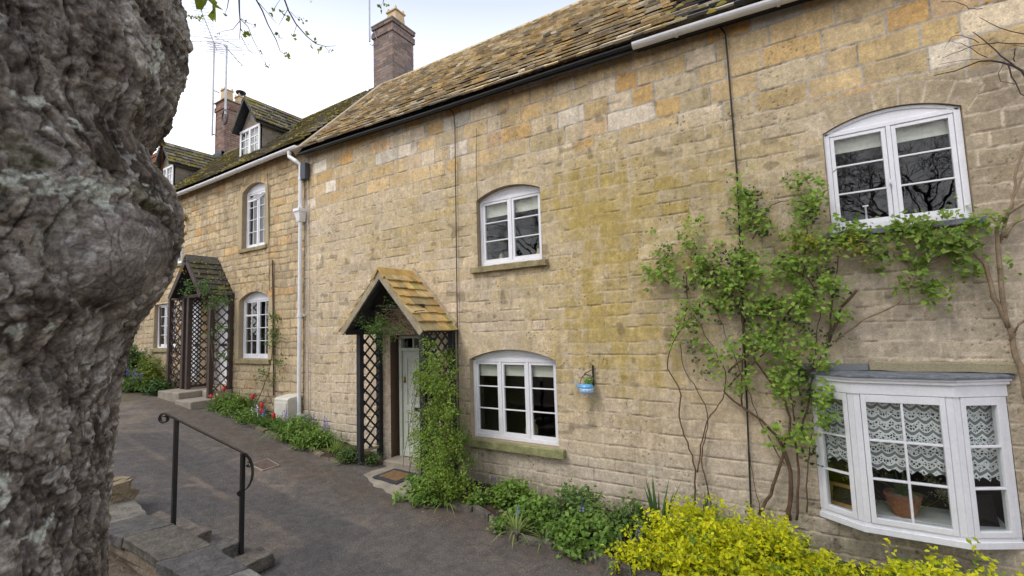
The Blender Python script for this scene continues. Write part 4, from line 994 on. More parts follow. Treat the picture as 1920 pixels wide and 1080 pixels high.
# ================================================================== farther cottage behind the trunk
cf=empty('cottage',(-20,0,1),'far brick chimneyed cottage at the end of the terrace behind the tree trunk','cottage')
stone_wall('wall',cf,np.arange(-24.,XL+.001,.05),.3,6.12,[],rowset(.3,[(6.6,.12,.18)],34),lambda z:(1.0,2.4),col_left,56,rag=2)
m_=MB(); m_.box(-24,XL,.02,3.9,.3,6.1,wc); m_.build('end_wall',M['stone'],cf)
rf2=slate_roof('roof',cf,-24,XL-.02,eaveL,ridgeL,18,colL,15,wr=(.2,.4)); dk=MB(); deck(dk,-24,XL-.02,eaveL,ridgeL,th=.06); dk.build('roof_boarding',M['blackwood'],rf2)
p=W(290,300,2.0); ch3,zt=chimney(cf,p[0]-.9,p[0]+.35,2.0,2.8,7.5,W(290,290,2.0)[2],8,base=(.30,.11,.06)); clay_pot(ch3,p[0]-.2,2.4,zt,.5,.14)
p=W(262,240,2.4); ar=MB(); ar.tube([(p[0],2.4,9),(p[0],2.4,p[2])],.03,5); aerial_rods(ar,(p[0],2.4,p[2]),(.8,-.4,0),1.8,9,.5); ar.build('aerial',M['alu'],cf)
#@@PART2
# ================================================================== foliage tools
RN=np.random.RandomState(5)
def leaves(P,size,cols,up=(0,-.5,.8),spread=.8,aspect=.55,fold=.25,jit=.35):
    """P (n,3) leaf bases -> verts, quads(2 tris-like quads), colours"""
    n=len(P); up=np.array(up,float)
    N=up+RN.normal(0,spread,(n,3)); N/=np.linalg.norm(N,axis=1)[:,None]
    D=RN.normal(0,1,(n,3)); D-=N*(D*N).sum(1)[:,None]; D/=np.linalg.norm(D,axis=1)[:,None]
    Sd=np.cross(N,D); s=size*(1+RN.uniform(-jit,jit,n))[:,None]
    base=P; tip=P+D*s-N*s*.12; mid=P+D*s*.5
    l=mid+Sd*s*aspect*.5+N*s*fold*.35; r=mid-Sd*s*aspect*.5+N*s*fold*.35
    V=np.stack([base,l,tip,r],1).reshape(-1,3); I=np.arange(n)*4
    F=np.stack([I,I+3,I+2,I+1],1); return V,F,cols
def palette(n,a,b,dark=.5,seed=0):
    t=RN.rand(n)[:,None]; dark=dark*.5+.5*.9; c=1.32*np.array(a)*(1-t)+np.array(b)*t; return np.clip(c*(RN.uniform(dark,1.15,n)[:,None]),0,1)
class Leafs:
    def __init__(s): s.V=[];s.F=[];s.C=[];s.n=0
    def add(s,V,F,C): s.V.append(V); s.F.append(F+s.n); s.C.append(C); s.n+=len(V)
    def build(s,name,parent=None,m='leaf'): return mesh_np(name,np.concatenate(s.V),np.concatenate(s.F),M[m],parent,fc=np.concatenate(s.C))
def rosettes(L,C,k,rad,size,a,b,up=(0,-.5,.8),spread=.8,dark=.55,aspect=.6):
    """k leaflets round each centre"""
    P=np.repeat(C,k,0)+RN.normal(0,rad,(len(C)*k,3)); tone=np.repeat(RN.uniform(.75,1.15,len(C)),k)[:,None]
    L.add(*leaves(P,size,palette(len(P),a,b,dark)*tone,up,spread,aspect))
def mound_pts(c,r,n,shell=.55):
    d=RN.normal(0,1,(n,3)); d/=np.linalg.norm(d,axis=1)[:,None]; d[:,2]=np.abs(d[:,2])*1.0-.12
    k=RN.uniform(shell,1.05,n)[:,None]; lump=1+.22*(vn(d[:,0]*3+c[0]*7,d[:,2]*3+d[:,1]*3,3)-.5)[:,None]*2
    return np.array(c)+d*k*lump*np.array(r)
def blades(L,c,n,length,width,a,b,spread=.9,droop=.9,rad=.05,up=0):
    V=[];F=[];C=[];o=0;seg=5
    for i in range(n):
        an=RN.uniform(0,6.283); l=length*RN.uniform(.6,1.1); out=RN.uniform(.15,spread); w_=width*RN.uniform(.7,1.1)
        p=np.array(c)+np.array([math.cos(an),math.sin(an),0])*RN.uniform(0,rad); col=palette(1,a,b,.6)[0]; d=np.array([math.cos(an),math.sin(an),0]); s=np.array([-d[1],d[0],0])
        for k in range(seg+1):
            t=k/seg; q=p+d*l*out*t*(1+.2*t)+np.array([0,0,l*(t*(1-out*.25)-droop*out*t*t)]); ww=w_*(1-t**2.2)+.0008
            V+= [q-s*ww/2,q+s*ww/2]
            if k<seg: F.append([o+2*k,o+2*k+1,o+2*k+3,o+2*k+2]); C.append(col)
        o+=2*(seg+1)
    L.add(np.array(V),np.array(F),np.array(C))
# ------------------------------------------------------------------ beds
def bed(name,x0,x1,yf,label,edge=True):
    xs_=np.arange(x0,x1+.01,.04); ys_=np.linspace(0,1,26); X,T=np.meshgrid(xs_,ys_,indexing='ij')
    Yf=np.vectorize(yf)(X); Y=Yf*(1-T)-.012*T; Z=G(X,Y)+.05*sst(0,.12,T)+.03*(1-sst(.0,.5,T))*0+(fbm(X*9,Y*9,61)-.5)*.05*sst(0,.1,T)-.01
    o=grid(name,X,Y,Z,M['soil'],smooth=True); tag(o,kind='structure')
    return o
yR=lambda x: -.80-.32*float(sst(-3.7,-2.6,x))-.12*float(sst(-2.,-1.2,x))+.03*math.sin(x*5)
yL=lambda x: -.60+.04*math.sin(x*4)
bed('soil',-4.35,3.4,yR,''); bed('soil',-10.45,-6.25,yL,''); bed('soil',-16.2,-12.75,lambda x:-.85,'')
def edging(label,x0,x1,yf,w,h,colr,seed,gaps=0):
    e=empty('bed_edging',((x0+x1)/2,yf((x0+x1)/2),g1(x0,-.8)),label,'edging')
    x=x0; rng=random.Random(seed)
    while x<x1:
        l=rng.uniform(.18,.42)
        if rng.random()>gaps:
            m_=MB(); xe=min(x+l,x1); za,zb_=g1(x,yf(x))-.06,g1(xe,yf(xe))-.06; hh=h*rng.uniform(.7,1.1); y0=yf(x)+rng.uniform(-.02,.02);y1=yf(xe)+rng.uniform(-.02,.02)
            c_=sc(colr,rng.uniform(.7,1.2))
            m_.hexa([(x+.005,y0-w/2,za),(xe-.005,y1-w/2,zb_),(xe-.005,y1+w/2,zb_),(x+.005,y0+w/2,za),(x+.012,y0-w/2+.01,za+.06+hh),(xe-.012,y1-w/2+.01,zb_+.06+hh*rng.uniform(.8,1.1)),(xe-.01,y1+w/2,zb_+.06+hh),(x+.01,y0+w/2,za+.06+hh)],c_)
            m_.build('edging_stone',M['flag'],e,bevel=.012)
        x+=l
edging('dark stone edging of the flower bed between the porch and the bay window',-4.2,1.5,yR,.09,.085,(.11,.095,.08),3)
edging('low brown stone edging of the tulip bed left of the porch',-10.4,-6.3,yL,.10,.05,(.17,.135,.09),4,.25)
# concrete apron + mat
AX,AT=np.meshgrid(np.linspace(-6.0,-4.3,60),np.linspace(0,1,40),indexing='ij')
AF=-.80-.26*sst(-5.9,-4.6,AX)+.03*np.sin(AX*11)+.02*np.sin(AX*23); AY=AF*(1-AT)-.03*AT
AZ=.036*sst(0,.30,AT)+(G(AX,AY)-.012)*(1-sst(0,.30,AT))+(fbm(AX*9,AY*9,71)-.5)*.006; AZ=np.where(AT<.02,AZ-.02,AZ)
a_=grid('pavement',AX,AY,AZ,M['concrete']); tag(a_,kind='structure')
mt=empty('doormat',(-5.2,-.55,.03),'coir doormat with a dark rubber border on the porch floor','doormat')
def quadmat(name,m,x0,x1,y0,y1,z0,z1,par):
    q=MB(); A=[(-5.52,-.70),(-4.95,-.76),(-4.98,-.28),(-5.52,-.25)]
    f_=lambda s,t:tuple((1-t)*((1-s)*np.array(A[0])+s*np.array(A[1]))+t*((1-s)*np.array(A[3])+s*np.array(A[2])))
    pts=[f_(x0,y0),f_(x1,y0),f_(x1,y1),f_(x0,y1)]
    q.hexa([(*p,z0+.010) for p in pts]+[(*p,z1+.012) for p in pts]); return q.build(name,m,par,bevel=.003)
quadmat('border',M['rubber'],0,1,0,1,.026,.038,mt); quadmat('coir_panel',M['coir'],.13,.87,.17,.83,.0385,.044,mt)
# drain cover
dc=empty('drain_cover',(-7.6,-1.1,.1),'rusty rectangular metal drain cover set in the lane beside the railing','drain cover')
def onlane(u,v):
    p=None; z=.1
    for _ in range(8): p=GZ(u,v,z); z=g1(p[0],p[1])
    return p
dq=[onlane(*q) for q in ((492,884),(524,874),(502,862),(468,873))]
b0=MB(); b0.hexa([(p[0],p[1],p[2]-.05) for p in dq]+[(p[0],p[1],p[2]+.020) for p in dq]); b0.build('frame',M['concrete'],dc)
ce=sum([np.array(p) for p in dq])/4; dq2=[ce+(np.array(p)-ce)*.88 for p in dq]
b1=MB(); b1.hexa([(p[0],p[1],p[2]-.03) for p in dq2]+[(p[0],p[1],p[2]+.023) for p in dq2])
b1.build('plate',mat('rusty_iron',(.085,.055,.045),rough=.7,ns=12,na=.4,bump=.5),dc)
b2=MB()
for k in range(1,10):
    t=k/10; a=dq2[0]*(1-t)+dq2[1]*t; b=dq2[3]*(1-t)+dq2[2]*t; b2.beam(a+np.array([0,0,.024]),b+np.array([0,0,.024]),.012,.008)
b2.build('rib',mat('rusty_rib',(.13,.09,.075),rough=.7,ns=12,na=.4,bump=.3),dc)
# ------------------------------------------------------------------ low wall, steps, rail
lw=empty('low_wall',(-5.2,-3.55,.2),'low stone wall with broad dark flagstone coping beside the steps','low wall')
def slab(name,par,pts,z0,z1,c,m='flag',sub=5,amp=.012,bev=.014):
    """irregular slab from 4 plan points, subdivided and roughened"""
    bm=bmesh.new(); off=np.array(OFF[par.name]) if par else np.zeros(3)
    vs=[bm.verts.new((p[0]-off[0],p[1]-off[1],z0-off[2])) for p in pts]+[bm.verts.new((p[0]-off[0],p[1]-off[1],(p[2] if len(p)>2 else z1)-off[2])) for p in pts]
    for f_ in ((3,2,1,0),(4,5,6,7),(0,1,5,4),(1,2,6,5),(2,3,7,6),(3,0,4,7)): bm.faces.new([vs[i] for i in f_])
    bmesh.ops.subdivide_edges(bm,edges=bm.edges[:],cuts=sub,use_grid_fill=True)
    sd_=rnd(0,99)
    for v_ in bm.verts:
        x,y,z=v_.co; a=vn(np.array((x+off[0])*6+sd_),np.array((y+off[1])*6+z*9),1)-.5; b=vn(np.array((x+off[0])*17+sd_),np.array((y+off[1])*17+z*19),2)-.5
        v_.co.z+=float(a)*amp; v_.co.x+=float(b)*amp*1.2; v_.co.y+=float(vn(np.array(x*15+5),np.array(z*15+sd_),4)-.5)*amp*2
    me=bpy.data.meshes.new(name); bm.to_mesh(me); bm.free(); at=me.attributes.new('Col','FLOAT_COLOR','FACE'); cc_=np.ones((len(me.polygons),4)); cc_[:,:3]=c; at.data.foreach_set('color',cc_.ravel())
    me.materials.append(M[m]); o=bpy.data.objects.new(name,me); COL.objects.link(o)
    if par: o.parent=par
    OFF[o.name]=tuple(off)
    b_=o.modifiers.new('bevel','BEVEL'); b_.width=bev; b_.segments=2; b_.limit_method='ANGLE'; b_.angle_limit=R_(40); return o
YN,YF=-3.74,-3.36
js=[(-7.9,.46,YN-.02,YF+.14,(.12,.11,.09)),(-6.75,.44,YN+.0,YF+.12,(.15,.138,.115)),(-5.88,.40,YN-.01,YF,(.078,.073,.068)),(-5.28,.425,YN,YF,(.092,.082,.066)),(-4.5,.41,YN-.02,YF-.02,(.075,.071,.068)),(-3.85,.39,YN,YF-.06,(.16,.155,.14)),(-3.1,.36,YN,YF-.08,(.12,.12,.115)),(-2.2,.33,YN,YF-.08,(.1,.1,.1))]
for (a,b) in zip(js[:-1],js[1:]):
    x0,x1=a[0]+.006,b[0]-.006; sk=.07
    if a[0]<-5.9: y0a,y1a,z=a[2]+(.05 if a[0]<-6 else 0),a[3],a[1]
    slab('coping_stone',lw,[(x0,a[2],a[1]),(x1,b[2] if b[2]!=YN-.02 else a[2],b[1]),(x1+sk,b[3]+.0,b[1]-.005),(x0+sk,a[3] if a[3]<=b[3]+.01 or True else b[3],a[1]-.005)],a[1]-.09,a[1],a[4],amp=.012,bev=.016,sub=7)
slab('wall_face',lw,[(-7.9,-3.71),(-2.2,-3.71),(-2.2,-3.45),(-7.9,-3.45)],-.3,.33,(.15,.12,.085),'flag',sub=14,amp=.028)
for i,(x0,x1,yf_,zt_,lab) in enumerate(((-6.0,-5.02,-3.12,.315,'topmost narrow flagstone step beside the first railing post'),(-6.0,-4.76,-2.95,.205,'middle flagstone step between the two railing posts'),(-5.9,-4.47,-2.80,.09,'bottom wide flagstone step under the second railing post'))):
    o=slab('stone_step',None,[(x0,YF+.003-.01*i),(x1+.03,YF-.01*i+.003),(x1,yf_),(x0-.08,yf_-.03)],zt_-.13,zt_,[(.12,.10,.083),(.10,.092,.083),(.105,.093,.078)][i],amp=.014,bev=.012)
    tag(o,lab,'step','flagstone steps descending beside the low wall')
bo=GZ(212,935,.45); rk=slab('boulder',None,[(bo[0]-.2,bo[1]-.14),(bo[0]+.13,bo[1]-.12),(bo[0]+.12,bo[1]+.14),(bo[0]-.2,bo[1]+.12)],.38,.64,(.27,.22,.15),'rock',sub=6,amp=.10,bev=.03); 
tag(rk,'rough pale boulder on the low wall at the foot of the trunk','boulder')
rail=empty('handrail',(-4.95,-3.2,.3),'black wrought iron handrail with scrolled ends on two posts','handrail')
pb1=GZ(325,982,.40); 
def vline(u,v,base):   # height where the photo ray passes over a base point
    r=ray(u,v); t=np.hypot(base[0]-CAM[0],base[1]-CAM[1])/np.hypot(r[0],r[1]); return CAM[2]+r[2]*t
pb2=GZ(452,1041,.075)
t1_,t2_=vline(330,787,pb1),vline(449,850,pb2)
for p,t_ in ((pb1,t1_),(pb2,t2_)):
    m_=MB(); m_.box(p[0]-.018,p[0]+.018,p[1]-.018,p[1]+.018,p[2]-.05,t_); m_.build('post',M['iron'],rail,bevel=.002)
A=Vector((pb1[0],pb1[1],t1_+.004)); B=Vector((pb2[0],pb2[1],t2_+.004)); d=(B-A).normalized(); hz=Vector((d.x,d.y,0)).normalized()
m_=MB(); m_.beam(A-d*.03,B+d*.03,.032,.009)
m_.build('rail',M['iron'],rail)
def ribbon(name,pts,w_=.036,th=.009):
    m_=MB(); sdv=hz.cross(Vector((0,0,1)))
    for a,b in zip(pts[:-1],pts[1:]): m_.beam(a,b+(b-a).normalized()*.002,th,w_,up=sdv)
    m_.build(name,M['iron'],rail)
# far-end scroll
c0=A-d*.13+Vector((0,0,-.005)); pts=[]
for k in range(26):
    t=k/25; an=math.pi*.5+t*math.pi*2.1; rr=.052*(1-t*.55); pts.append(c0+hz*math.cos(an)*rr+Vector((0,0,math.sin(an)*rr-.045)))
ribbon('scroll',[A-d*.02,A-d*.08]+pts)
# near-end: rail turns down in a bow then curls
B2=B+d*.02; pts=[B2]
for k in range(1,24):
    t=k/23; an=math.pi*.42-t*math.pi*.95; pts.append(B2+hz*(.0+.105*math.cos(an)-.025)+Vector((0,0,-.17+.165*math.sin(an)-.03*t)))
ribbon('scroll',pts)
e_=pts[-1]; p2=[]
for k in range(20):
    t=k/19; an=math.pi*.15-t*math.pi*1.7; rr=.030*(1-.45*t); p2.append(e_+hz*(rr*math.cos(an)+.0)+Vector((0,0,rr*math.sin(an)-.01)))
ribbon('scroll',p2)
p3=[]
for k in range(18):
    t=k/17; an=math.pi*.6-t*math.pi*1.6; rr=.028*(1-.45*t); p3.append(B2+hz*(.045+rr*math.cos(an))+Vector((0,0,-.11+rr*math.sin(an))))
ribbon('scroll',p3)
# ------------------------------------------------------------------ big foreground tree
TU,TD=-110.,2.05
rr_=ray(TU,540); rr_=rr_/np.hypot(rr_[0],rr_[1]); TAX=CAM+rr_*TD; hx=np.array([rr_[0],rr_[1]])
prof=[(343,-260),(343,-120),(342,0),(352,40),(360,90),(352,140),(333,190),(328,225),(300,262),(276,290),(286,315),(326,360),(346,410),(343,470),(321,530),(300,565),(265,610),(245,650),(228,720),(218,800),(209,900),(205,1000),(203,1080),(206,1250)]
tz=[];trr=[]
for u,v in prof:
    u=u-7
    q=ray(u,v); n=np.hypot(q[0],q[1]); a=np.array([q[0],q[1]])/n; cr_=a[0]*hx[1]-a[1]*hx[0]; Rr=TD*abs(cr_); tz.append(CAM[2]+q[2]/n*math.sqrt(TD*TD-Rr*Rr)); trr.append(Rr)
tz=np.array(tz[::-1]); trr=np.array(trr[::-1]); print('trunk r',trr.min(),trr.max(),'z',tz.min(),tz.max(),'axis',TAX)
zb_=g1(TAX[0],TAX[1])-.1
zz_=np.arange(zb_,tz.max()+.9,.006); azc=math.atan2(CAM[1]-TAX[1],CAM[0]-TAX[0])  # towards the camera
# finer angular steps on the visible side
th=np.concatenate([azc+np.linspace(-1.75,1.75,560),azc+np.linspace(1.75,2*math.pi-1.75,60)[1:]])
TH,ZZ=np.meshgrid(th,zz_,indexing='ij'); rel=(TH-azc)
rb=np.interp(ZZ,np.concatenate([[zb_,tz[0]-.3],tz,[tz[-1]+.9]]),np.concatenate([[trr[0]*1.35,trr[0]*1.05],trr,[trr[-1]*.9]]))
mean=np.interp(ZZ,[zb_,1.3,2.1,2.5,3.2,4.5],[trr[0]*1.35,trr[0]*1.02,trr[3],trr[8]*1.0,trr[-1]*.97,trr[-1]*.8])
# image right of the trunk = silhouette side
sil=np.exp(-((rel-1.25)/.85)**2) if True else 0
# which sign of rel is image-right?
pr=TAX[:2]+.4*np.array([math.cos(azc+1.25),math.sin(azc+1.25)]); q_=RM@(np.array([pr[0],pr[1],2.2])-CAM); u_=q_[0]/q_[2]*FPX+960
if u_<TU: rel=-rel; sil=np.exp(-((rel-1.25)/.85)**2)
rad=mean*(1-sil)+rb*sil
U=rel*.45
def burr(u0,z0,ru,rz,h): 
    d_=((U-u0)/ru)**2+((ZZ-z0)/rz)**2; return h*np.exp(-d_**1.5)
def uz(u,v,Rr=.46):   # photo direction -> (arc, z) on the trunk
    q=ray(u,v); n=np.hypot(q[0],q[1]); a=np.array([q[0],q[1]])/n; A_0=CAM[:2]-TAX[:2]
    bq=A_0@a; c_q=A_0@A_0-Rr*Rr; t=-bq-math.sqrt(max(bq*bq-c_q,0)); p=A_0+a*t; an=math.atan2(p[1],p[0])-azc
    an=(an+math.pi)%(2*math.pi)-math.pi
    if u_<TU: an=-an
    return an*.45, CAM[2]+q[2]/n*t
b1=uz(205,480); b2=uz(120,120); b3=uz(60,560); b4=uz(300,440)
rad+=burr(*b1,.15,.15,.045)+burr(b2[0],b2[1],.2,.22,.03)+burr(b3[0],b3[1],.14,.12,.035)
wx=U+(fbm(U*3,ZZ*3,301)-.5)*.25; wz=ZZ+(fbm(U*3+7,ZZ*3,302)-.5)*.25
big=fbm(wx*3.2,wz*2.6,303,3)-.5
rid=1-np.abs(2*fbm(wx*15,wz*2.6,304,3)-1)            # vertical ridges
plate=1-np.abs(2*fbm(wx*16,wz*20,305,3)-1); fl_n=fbm(wx*38,wz*46,306,3)-.5
crack=sst(.86,1.,rid)*.7+sst(.9,1.,plate)*.6
db=np.sqrt(((U-b1[0])/.16)**2+((ZZ-b1[1])/.15)**2); inb=sst(1.05,.75,db)
ang=np.arctan2(ZZ-b1[1],U-b1[0]); radial=(vn(ang*9,db*2.2,307)-.5)
rough_=(1-inb*.75)
flk=sst(.50,.535,fbm(wx*34,wz*20,331,3))+sst(.55,.58,fbm(wx*50,wz*36,332,2)); fk=fbm(wx*60,wz*95,321,3)-.5; pl2=sst(.45,.62,fbm(wx*22,wz*34,322,3))
rad+= big*.022 + (-crack*.017 + (plate-.6)*.004 + fl_n*.005+fk*.005+pl2*.003+flk*.0045)*rough_ + fk*.003 + radial*.008*inb - .028*np.exp(-((db-1.03)/.10)**2)*(.4+.6*fbm(U*5,ZZ*5,9))
X=TAX[0]+rad*np.cos(TH); Y=TAX[1]+rad*np.sin(TH)
cb=rampc(np.clip(.5+(fbm(wx*9,wz*12,311)-.5)*1.8+fk*1.0*rough_+(pl2-.5)*.25*rough_,0,1),[(0,(.07,.055,.043)),(.4,(.19,.16,.13)),(.75,(.29,.255,.215)),(1,(.46,.43,.38))])
cb=mixc(cb,np.array([.05,.037,.032]),np.clip(crack*.8,0,1)*rough_)
cb=mixc(cb,np.array([.20,.175,.16]),inb*.45); cb=mixc(cb,np.array([.21,.19,.185]),sst(.6,.8,fbm(wx*24,wz*30,315))*.6)
cb=cb*(1+.18*(flk-1)*rough_)[...,None]; fs_=sst(.60,.66,fbm(U*55,ZZ*50,335,3))*sst(.42,.6,fbm(U*5,ZZ*5,336)); cb=mixc(cb,np.array([.50,.48,.45]),fs_*.65)
rdz=sst(.55,.75,fbm(U*3,ZZ*3,316))*.22; cb=mixc(cb,np.array([.17,.10,.065]),rdz)
for (u,v,ru,rz,a_) in ((60,350,.075,.03,.8),(135,350,.05,.04,.75),(70,610,.05,.03,.4),(60,240,.05,.03,.35),(240,347,.015,.012,1.),(165,380,.015,.03,.8),(30,940,.04,.06,.45),(90,200,.06,.05,.4),(260,120,.05,.08,.35),(120,1000,.05,.05,.4)):
    c_=uz(u,v); dd_=((U-c_[0])/ru)**2+((ZZ-c_[1])/rz)**2; m_=np.exp(-dd_)*a_*.72+ (fbm(U*26,ZZ*38,317)-.5)*1.1; m_=sst(.30,.35,m_)*(dd_<2); cb=mixc(cb,np.array([.52,.54,.47]),m_); rad=rad+0
for (u,v,ru,rz,a_) in ((40,300,.25,.07,.8),(20,420,.1,.1,.5),(220,380,.12,.04,.5),(120,700,.2,.05,.3)):
    c_=uz(u,v); m_=np.exp(-(((U-c_[0])/ru)**2+((ZZ-c_[1])/rz)**2))*a_*.55*sst(.48,.66,fbm(U*22,ZZ*22,319)); cb=mixc(cb,np.array([.10,.115,.035]),m_)
tree=empty('old_tree',(TAX[0],TAX[1],g1(TAX[0],TAX[1])),'huge gnarled tree trunk with a swollen burr and lichen filling the left of the view','tree')
M['bark']=mat('gnarled_bark',attr=True,rough=.95,ns=30,na=.25,fine=130,fa=.40,bump=.8,bscale=120,bdist=.012,spec=.15)
def barkmat(m):
    t=m.node_tree; N=t.nodes; L=t.links; b=N['Principled BSDF']; tc=[n for n in N if n.type=='TEX_COORD'][0]
    mp=N.new('ShaderNodeMapping'); mp.inputs['Scale'].default_value=(1,1,.6); L.new(tc.outputs['Object'],mp.inputs[0])
    wn=N.new('ShaderNodeTexNoise'); wn.inputs['Scale'].default_value=7; L.new(mp.outputs[0],wn.inputs['Vector'])
    wv=N.new('ShaderNodeVectorMath'); wv.operation='MULTIPLY_ADD'; L.new(wn.outputs['Color'],wv.inputs[0]); wv.inputs[1].default_value=(.22,.22,.16); L.new(mp.outputs[0],wv.inputs[2])
    vo=N.new('ShaderNodeTexVoronoi'); vo.feature='DISTANCE_TO_EDGE'; vo.inputs['Scale'].default_value=26; L.new(wv.outputs[0],vo.inputs['Vector'])
    vp=N.new('ShaderNodeTexVoronoi'); vp.feature='F1'; vp.inputs['Scale'].default_value=26; L.new(wv.outputs[0],vp.inputs['Vector'])
    rn=N.new('ShaderNodeTexNoise'); rn.noise_type='RIDGED_MULTIFRACTAL'; rn.inputs['Scale'].default_value=16; rn.inputs['Detail'].default_value=6; L.new(wv.outputs[0],rn.inputs['Vector'])
    e=N.new('ShaderNodeMapRange'); e.inputs[1].default_value=0; e.inputs[2].default_value=.16; L.new(vo.outputs['Distance'],e.inputs[0])
    c1=N.new('ShaderNodeMapRange'); c1.inputs[3].default_value=.74; c1.inputs[4].default_value=1.03; L.new(e.outputs[0],c1.inputs[0])
    sp=N.new('ShaderNodeSeparateColor'); L.new(vp.outputs['Color'],sp.inputs[0]); c2=N.new('ShaderNodeMapRange'); c2.inputs[3].default_value=.88; c2.inputs[4].default_value=1.15; L.new(sp.outputs[0],c2.inputs[0])
    src=b.inputs['Base Color'].links[0].from_socket
    for q in (c1.outputs[0],c2.outputs[0]):
        s=N.new('ShaderNodeVectorMath'); s.operation='SCALE'; L.new(src,s.inputs[0]); L.new(q,s.inputs['Scale']); src=s.outputs[0]
    L.new(src,b.inputs['Base Color'])
    h=N.new('ShaderNodeMath'); h.operation='MULTIPLY_ADD'; L.new(e.outputs[0],h.inputs[0]); h.inputs[1].default_value=.22
    h2=N.new('ShaderNodeMath'); h2.operation='MULTIPLY_ADD'; L.new(sp.outputs[1],h2.inputs[0]); h2.inputs[1].default_value=.45; L.new(rn.outputs['Fac'],h2.inputs[2]); L.new(h2.outputs[0],h.inputs[2])
    bp=N.new('ShaderNodeBump'); bp.inputs['Strength'].default_value=.9; bp.inputs['Distance'].default_value=.014; L.new(h.outputs[0],bp.inputs['Height'])
    ob=[n for n in N if n.type=='BUMP' and n!=bp][0]; L.new(bp.outputs[0],ob.inputs['Normal'])
barkmat(M['bark']); ATTR.add('gnarled_bark')
grid('trunk',X,Y,ZZ,M['bark'],tree,vc=cb.reshape(-1,3))
ztop=zz_[-1]
def limb(mb,p,d,r,L,depth,rng,tips=None,n=6,c=(.10,.085,.075),grav=.0,spread=.7,ratio=.68,minr=.004):
    pts=[p];rs=[r];q=Vector(p);dd=Vector(d).normalized(); seg=5
    for k in range(seg):
        dd=(dd+Vector((rng.gauss(0,.16),rng.gauss(0,.16),rng.gauss(0,.12)-grav))).normalized(); q=q+dd*L/seg; pts.append(q.copy()); rs.append(max(r*(1-.5*(k+1)/seg),minr))
    mb.tube(pts,rs,n,c,cap=False)
    if depth==0:
        if tips is not None: tips.append((q.copy(),dd.copy()))
        return
    for k in range(rng.choice((2,3,3))):
        i=rng.choice((2,3,4,5,5)); a=Vector((rng.gauss(0,1),rng.gauss(0,1),rng.gauss(.15,.7))).normalized()
        limb(mb,pts[i],(dd+a*spread).normalized(),max(rs[i]*.75,minr),L*ratio*rng.uniform(.8,1.15),depth-1,rng,tips,max(3,n-1),c,grav,spread,ratio,minr)
rng=random.Random(4)
for k in range(6):
    mb=MB(); an=k*1.05+.4; dv=Vector((math.cos(an)*.8,math.sin(an)*.8,1)); 
    if k in (0,5): dv.z=1.6
    limb(mb,Vector((TAX[0]+.15*math.cos(an),TAX[1]+.15*math.sin(an),ztop-.25)),dv,.20,2.2,4,rng,None,8)
    mb.build('limb',M['bark'],tree,smooth=True,col=True)
# drooping spring twigs with bursting buds, hanging from a limb above the frame
tw=MB(); TL=Leafs(); TOPS=[]
def twig(pts,t,r0=.004,leafs=(),up=True):
    P=[DIST(u,v,t) for u,v in pts]
    if up: P=[P[0]+np.array([-.25,-.1,.9]),P[0]+np.array([-.1,-.03,.45])]+P; TOPS.append(P[0])
    tw.tube(P,list(np.linspace(r0*(2 if up else 1),r0*.35,len(P))),5,(.06,.045,.04))
    return P
def buds(pts,t,size=.022,n=3,a=(.30,.34,.04),b=(.20,.27,.03)):
    for (u,v) in pts:
        p=DIST(u,v,t); TL.add(*leaves(np.repeat([p],n,0)+RN.normal(0,size*.15,(n,3)),size,palette(n,a,b,.7),(0,-.6,-.2),.6,.75))
T1=3.4
twig([(448,-10),(449,20),(451,50),(449,73)],T1,.005)
twig([(450,35),(465,50),(475,75),(490,105),(501,125)],T1,.003,up=False); twig([(449,40),(437,55),(420,58),(410,62)],T1,.0025,up=False); twig([(452,35),(465,43),(478,48)],T1,.0025,up=False); twig([(452,68),(465,92),(480,108)],T1,.0025,up=False)
twig([(478,-5),(492,20),(502,45),(518,75),(525,95),(538,106)],T1,.004); twig([(485,5),(500,22),(515,40),(520,45)],T1,.0025,up=False)
twig([(532,-5),(541,20),(555,45),(575,68),(592,82),(610,87),(630,86)],T1,.004); twig([(541,15),(530,35),(522,48)],T1,.0025,up=False); twig([(545,22),(555,33),(566,38)],T1,.002,up=False); twig([(608,86),(615,94),(622,99)],T1,.002,up=False); twig([(512,20),(518,10),(528,-5)],T1,.0025,up=False); twig([(556,48),(552,60),(550,68)],T1,.002,up=False); twig([(430,-8),(426,15),(421,28)],T1,.003); twig([(722,-12),(718,6),(720,12)],T1,.003)
buds([(511,24),(529,25),(544,34),(569,39),(522,62),(550,69),(539,107),(576,63),(588,76),(583,86),(600,93),(620,98),(586,0),(715,14),(724,8),(458,62),(464,67)],T1,.032,4)
buds([(421,28),(410,62),(501,125),(498,122),(505,125),(477,50),(524,72),(490,98),(462,42),(560,33),(537,101)],T1,.018,3,(.10,.09,.03),(.14,.15,.03))
twig([(335,27),(350,30),(362,32),(374,33)],T1,.0025,up=False); buds([(344,29),(357,32),(363,32),(376,32),(372,36)],T1,.028,3)
for (u,v) in ((382,-2),(392,-4),(398,8),(404,12),(388,4)):
    p=DIST(u,v,1.6); TL.add(*leaves(np.array([p]*2),.055,palette(2,(.33,.40,.04),(.25,.33,.03),.8),(0,-.9,-.1),.35,.7))
twig([(395,-40),(392,-10)],1.6,.004)
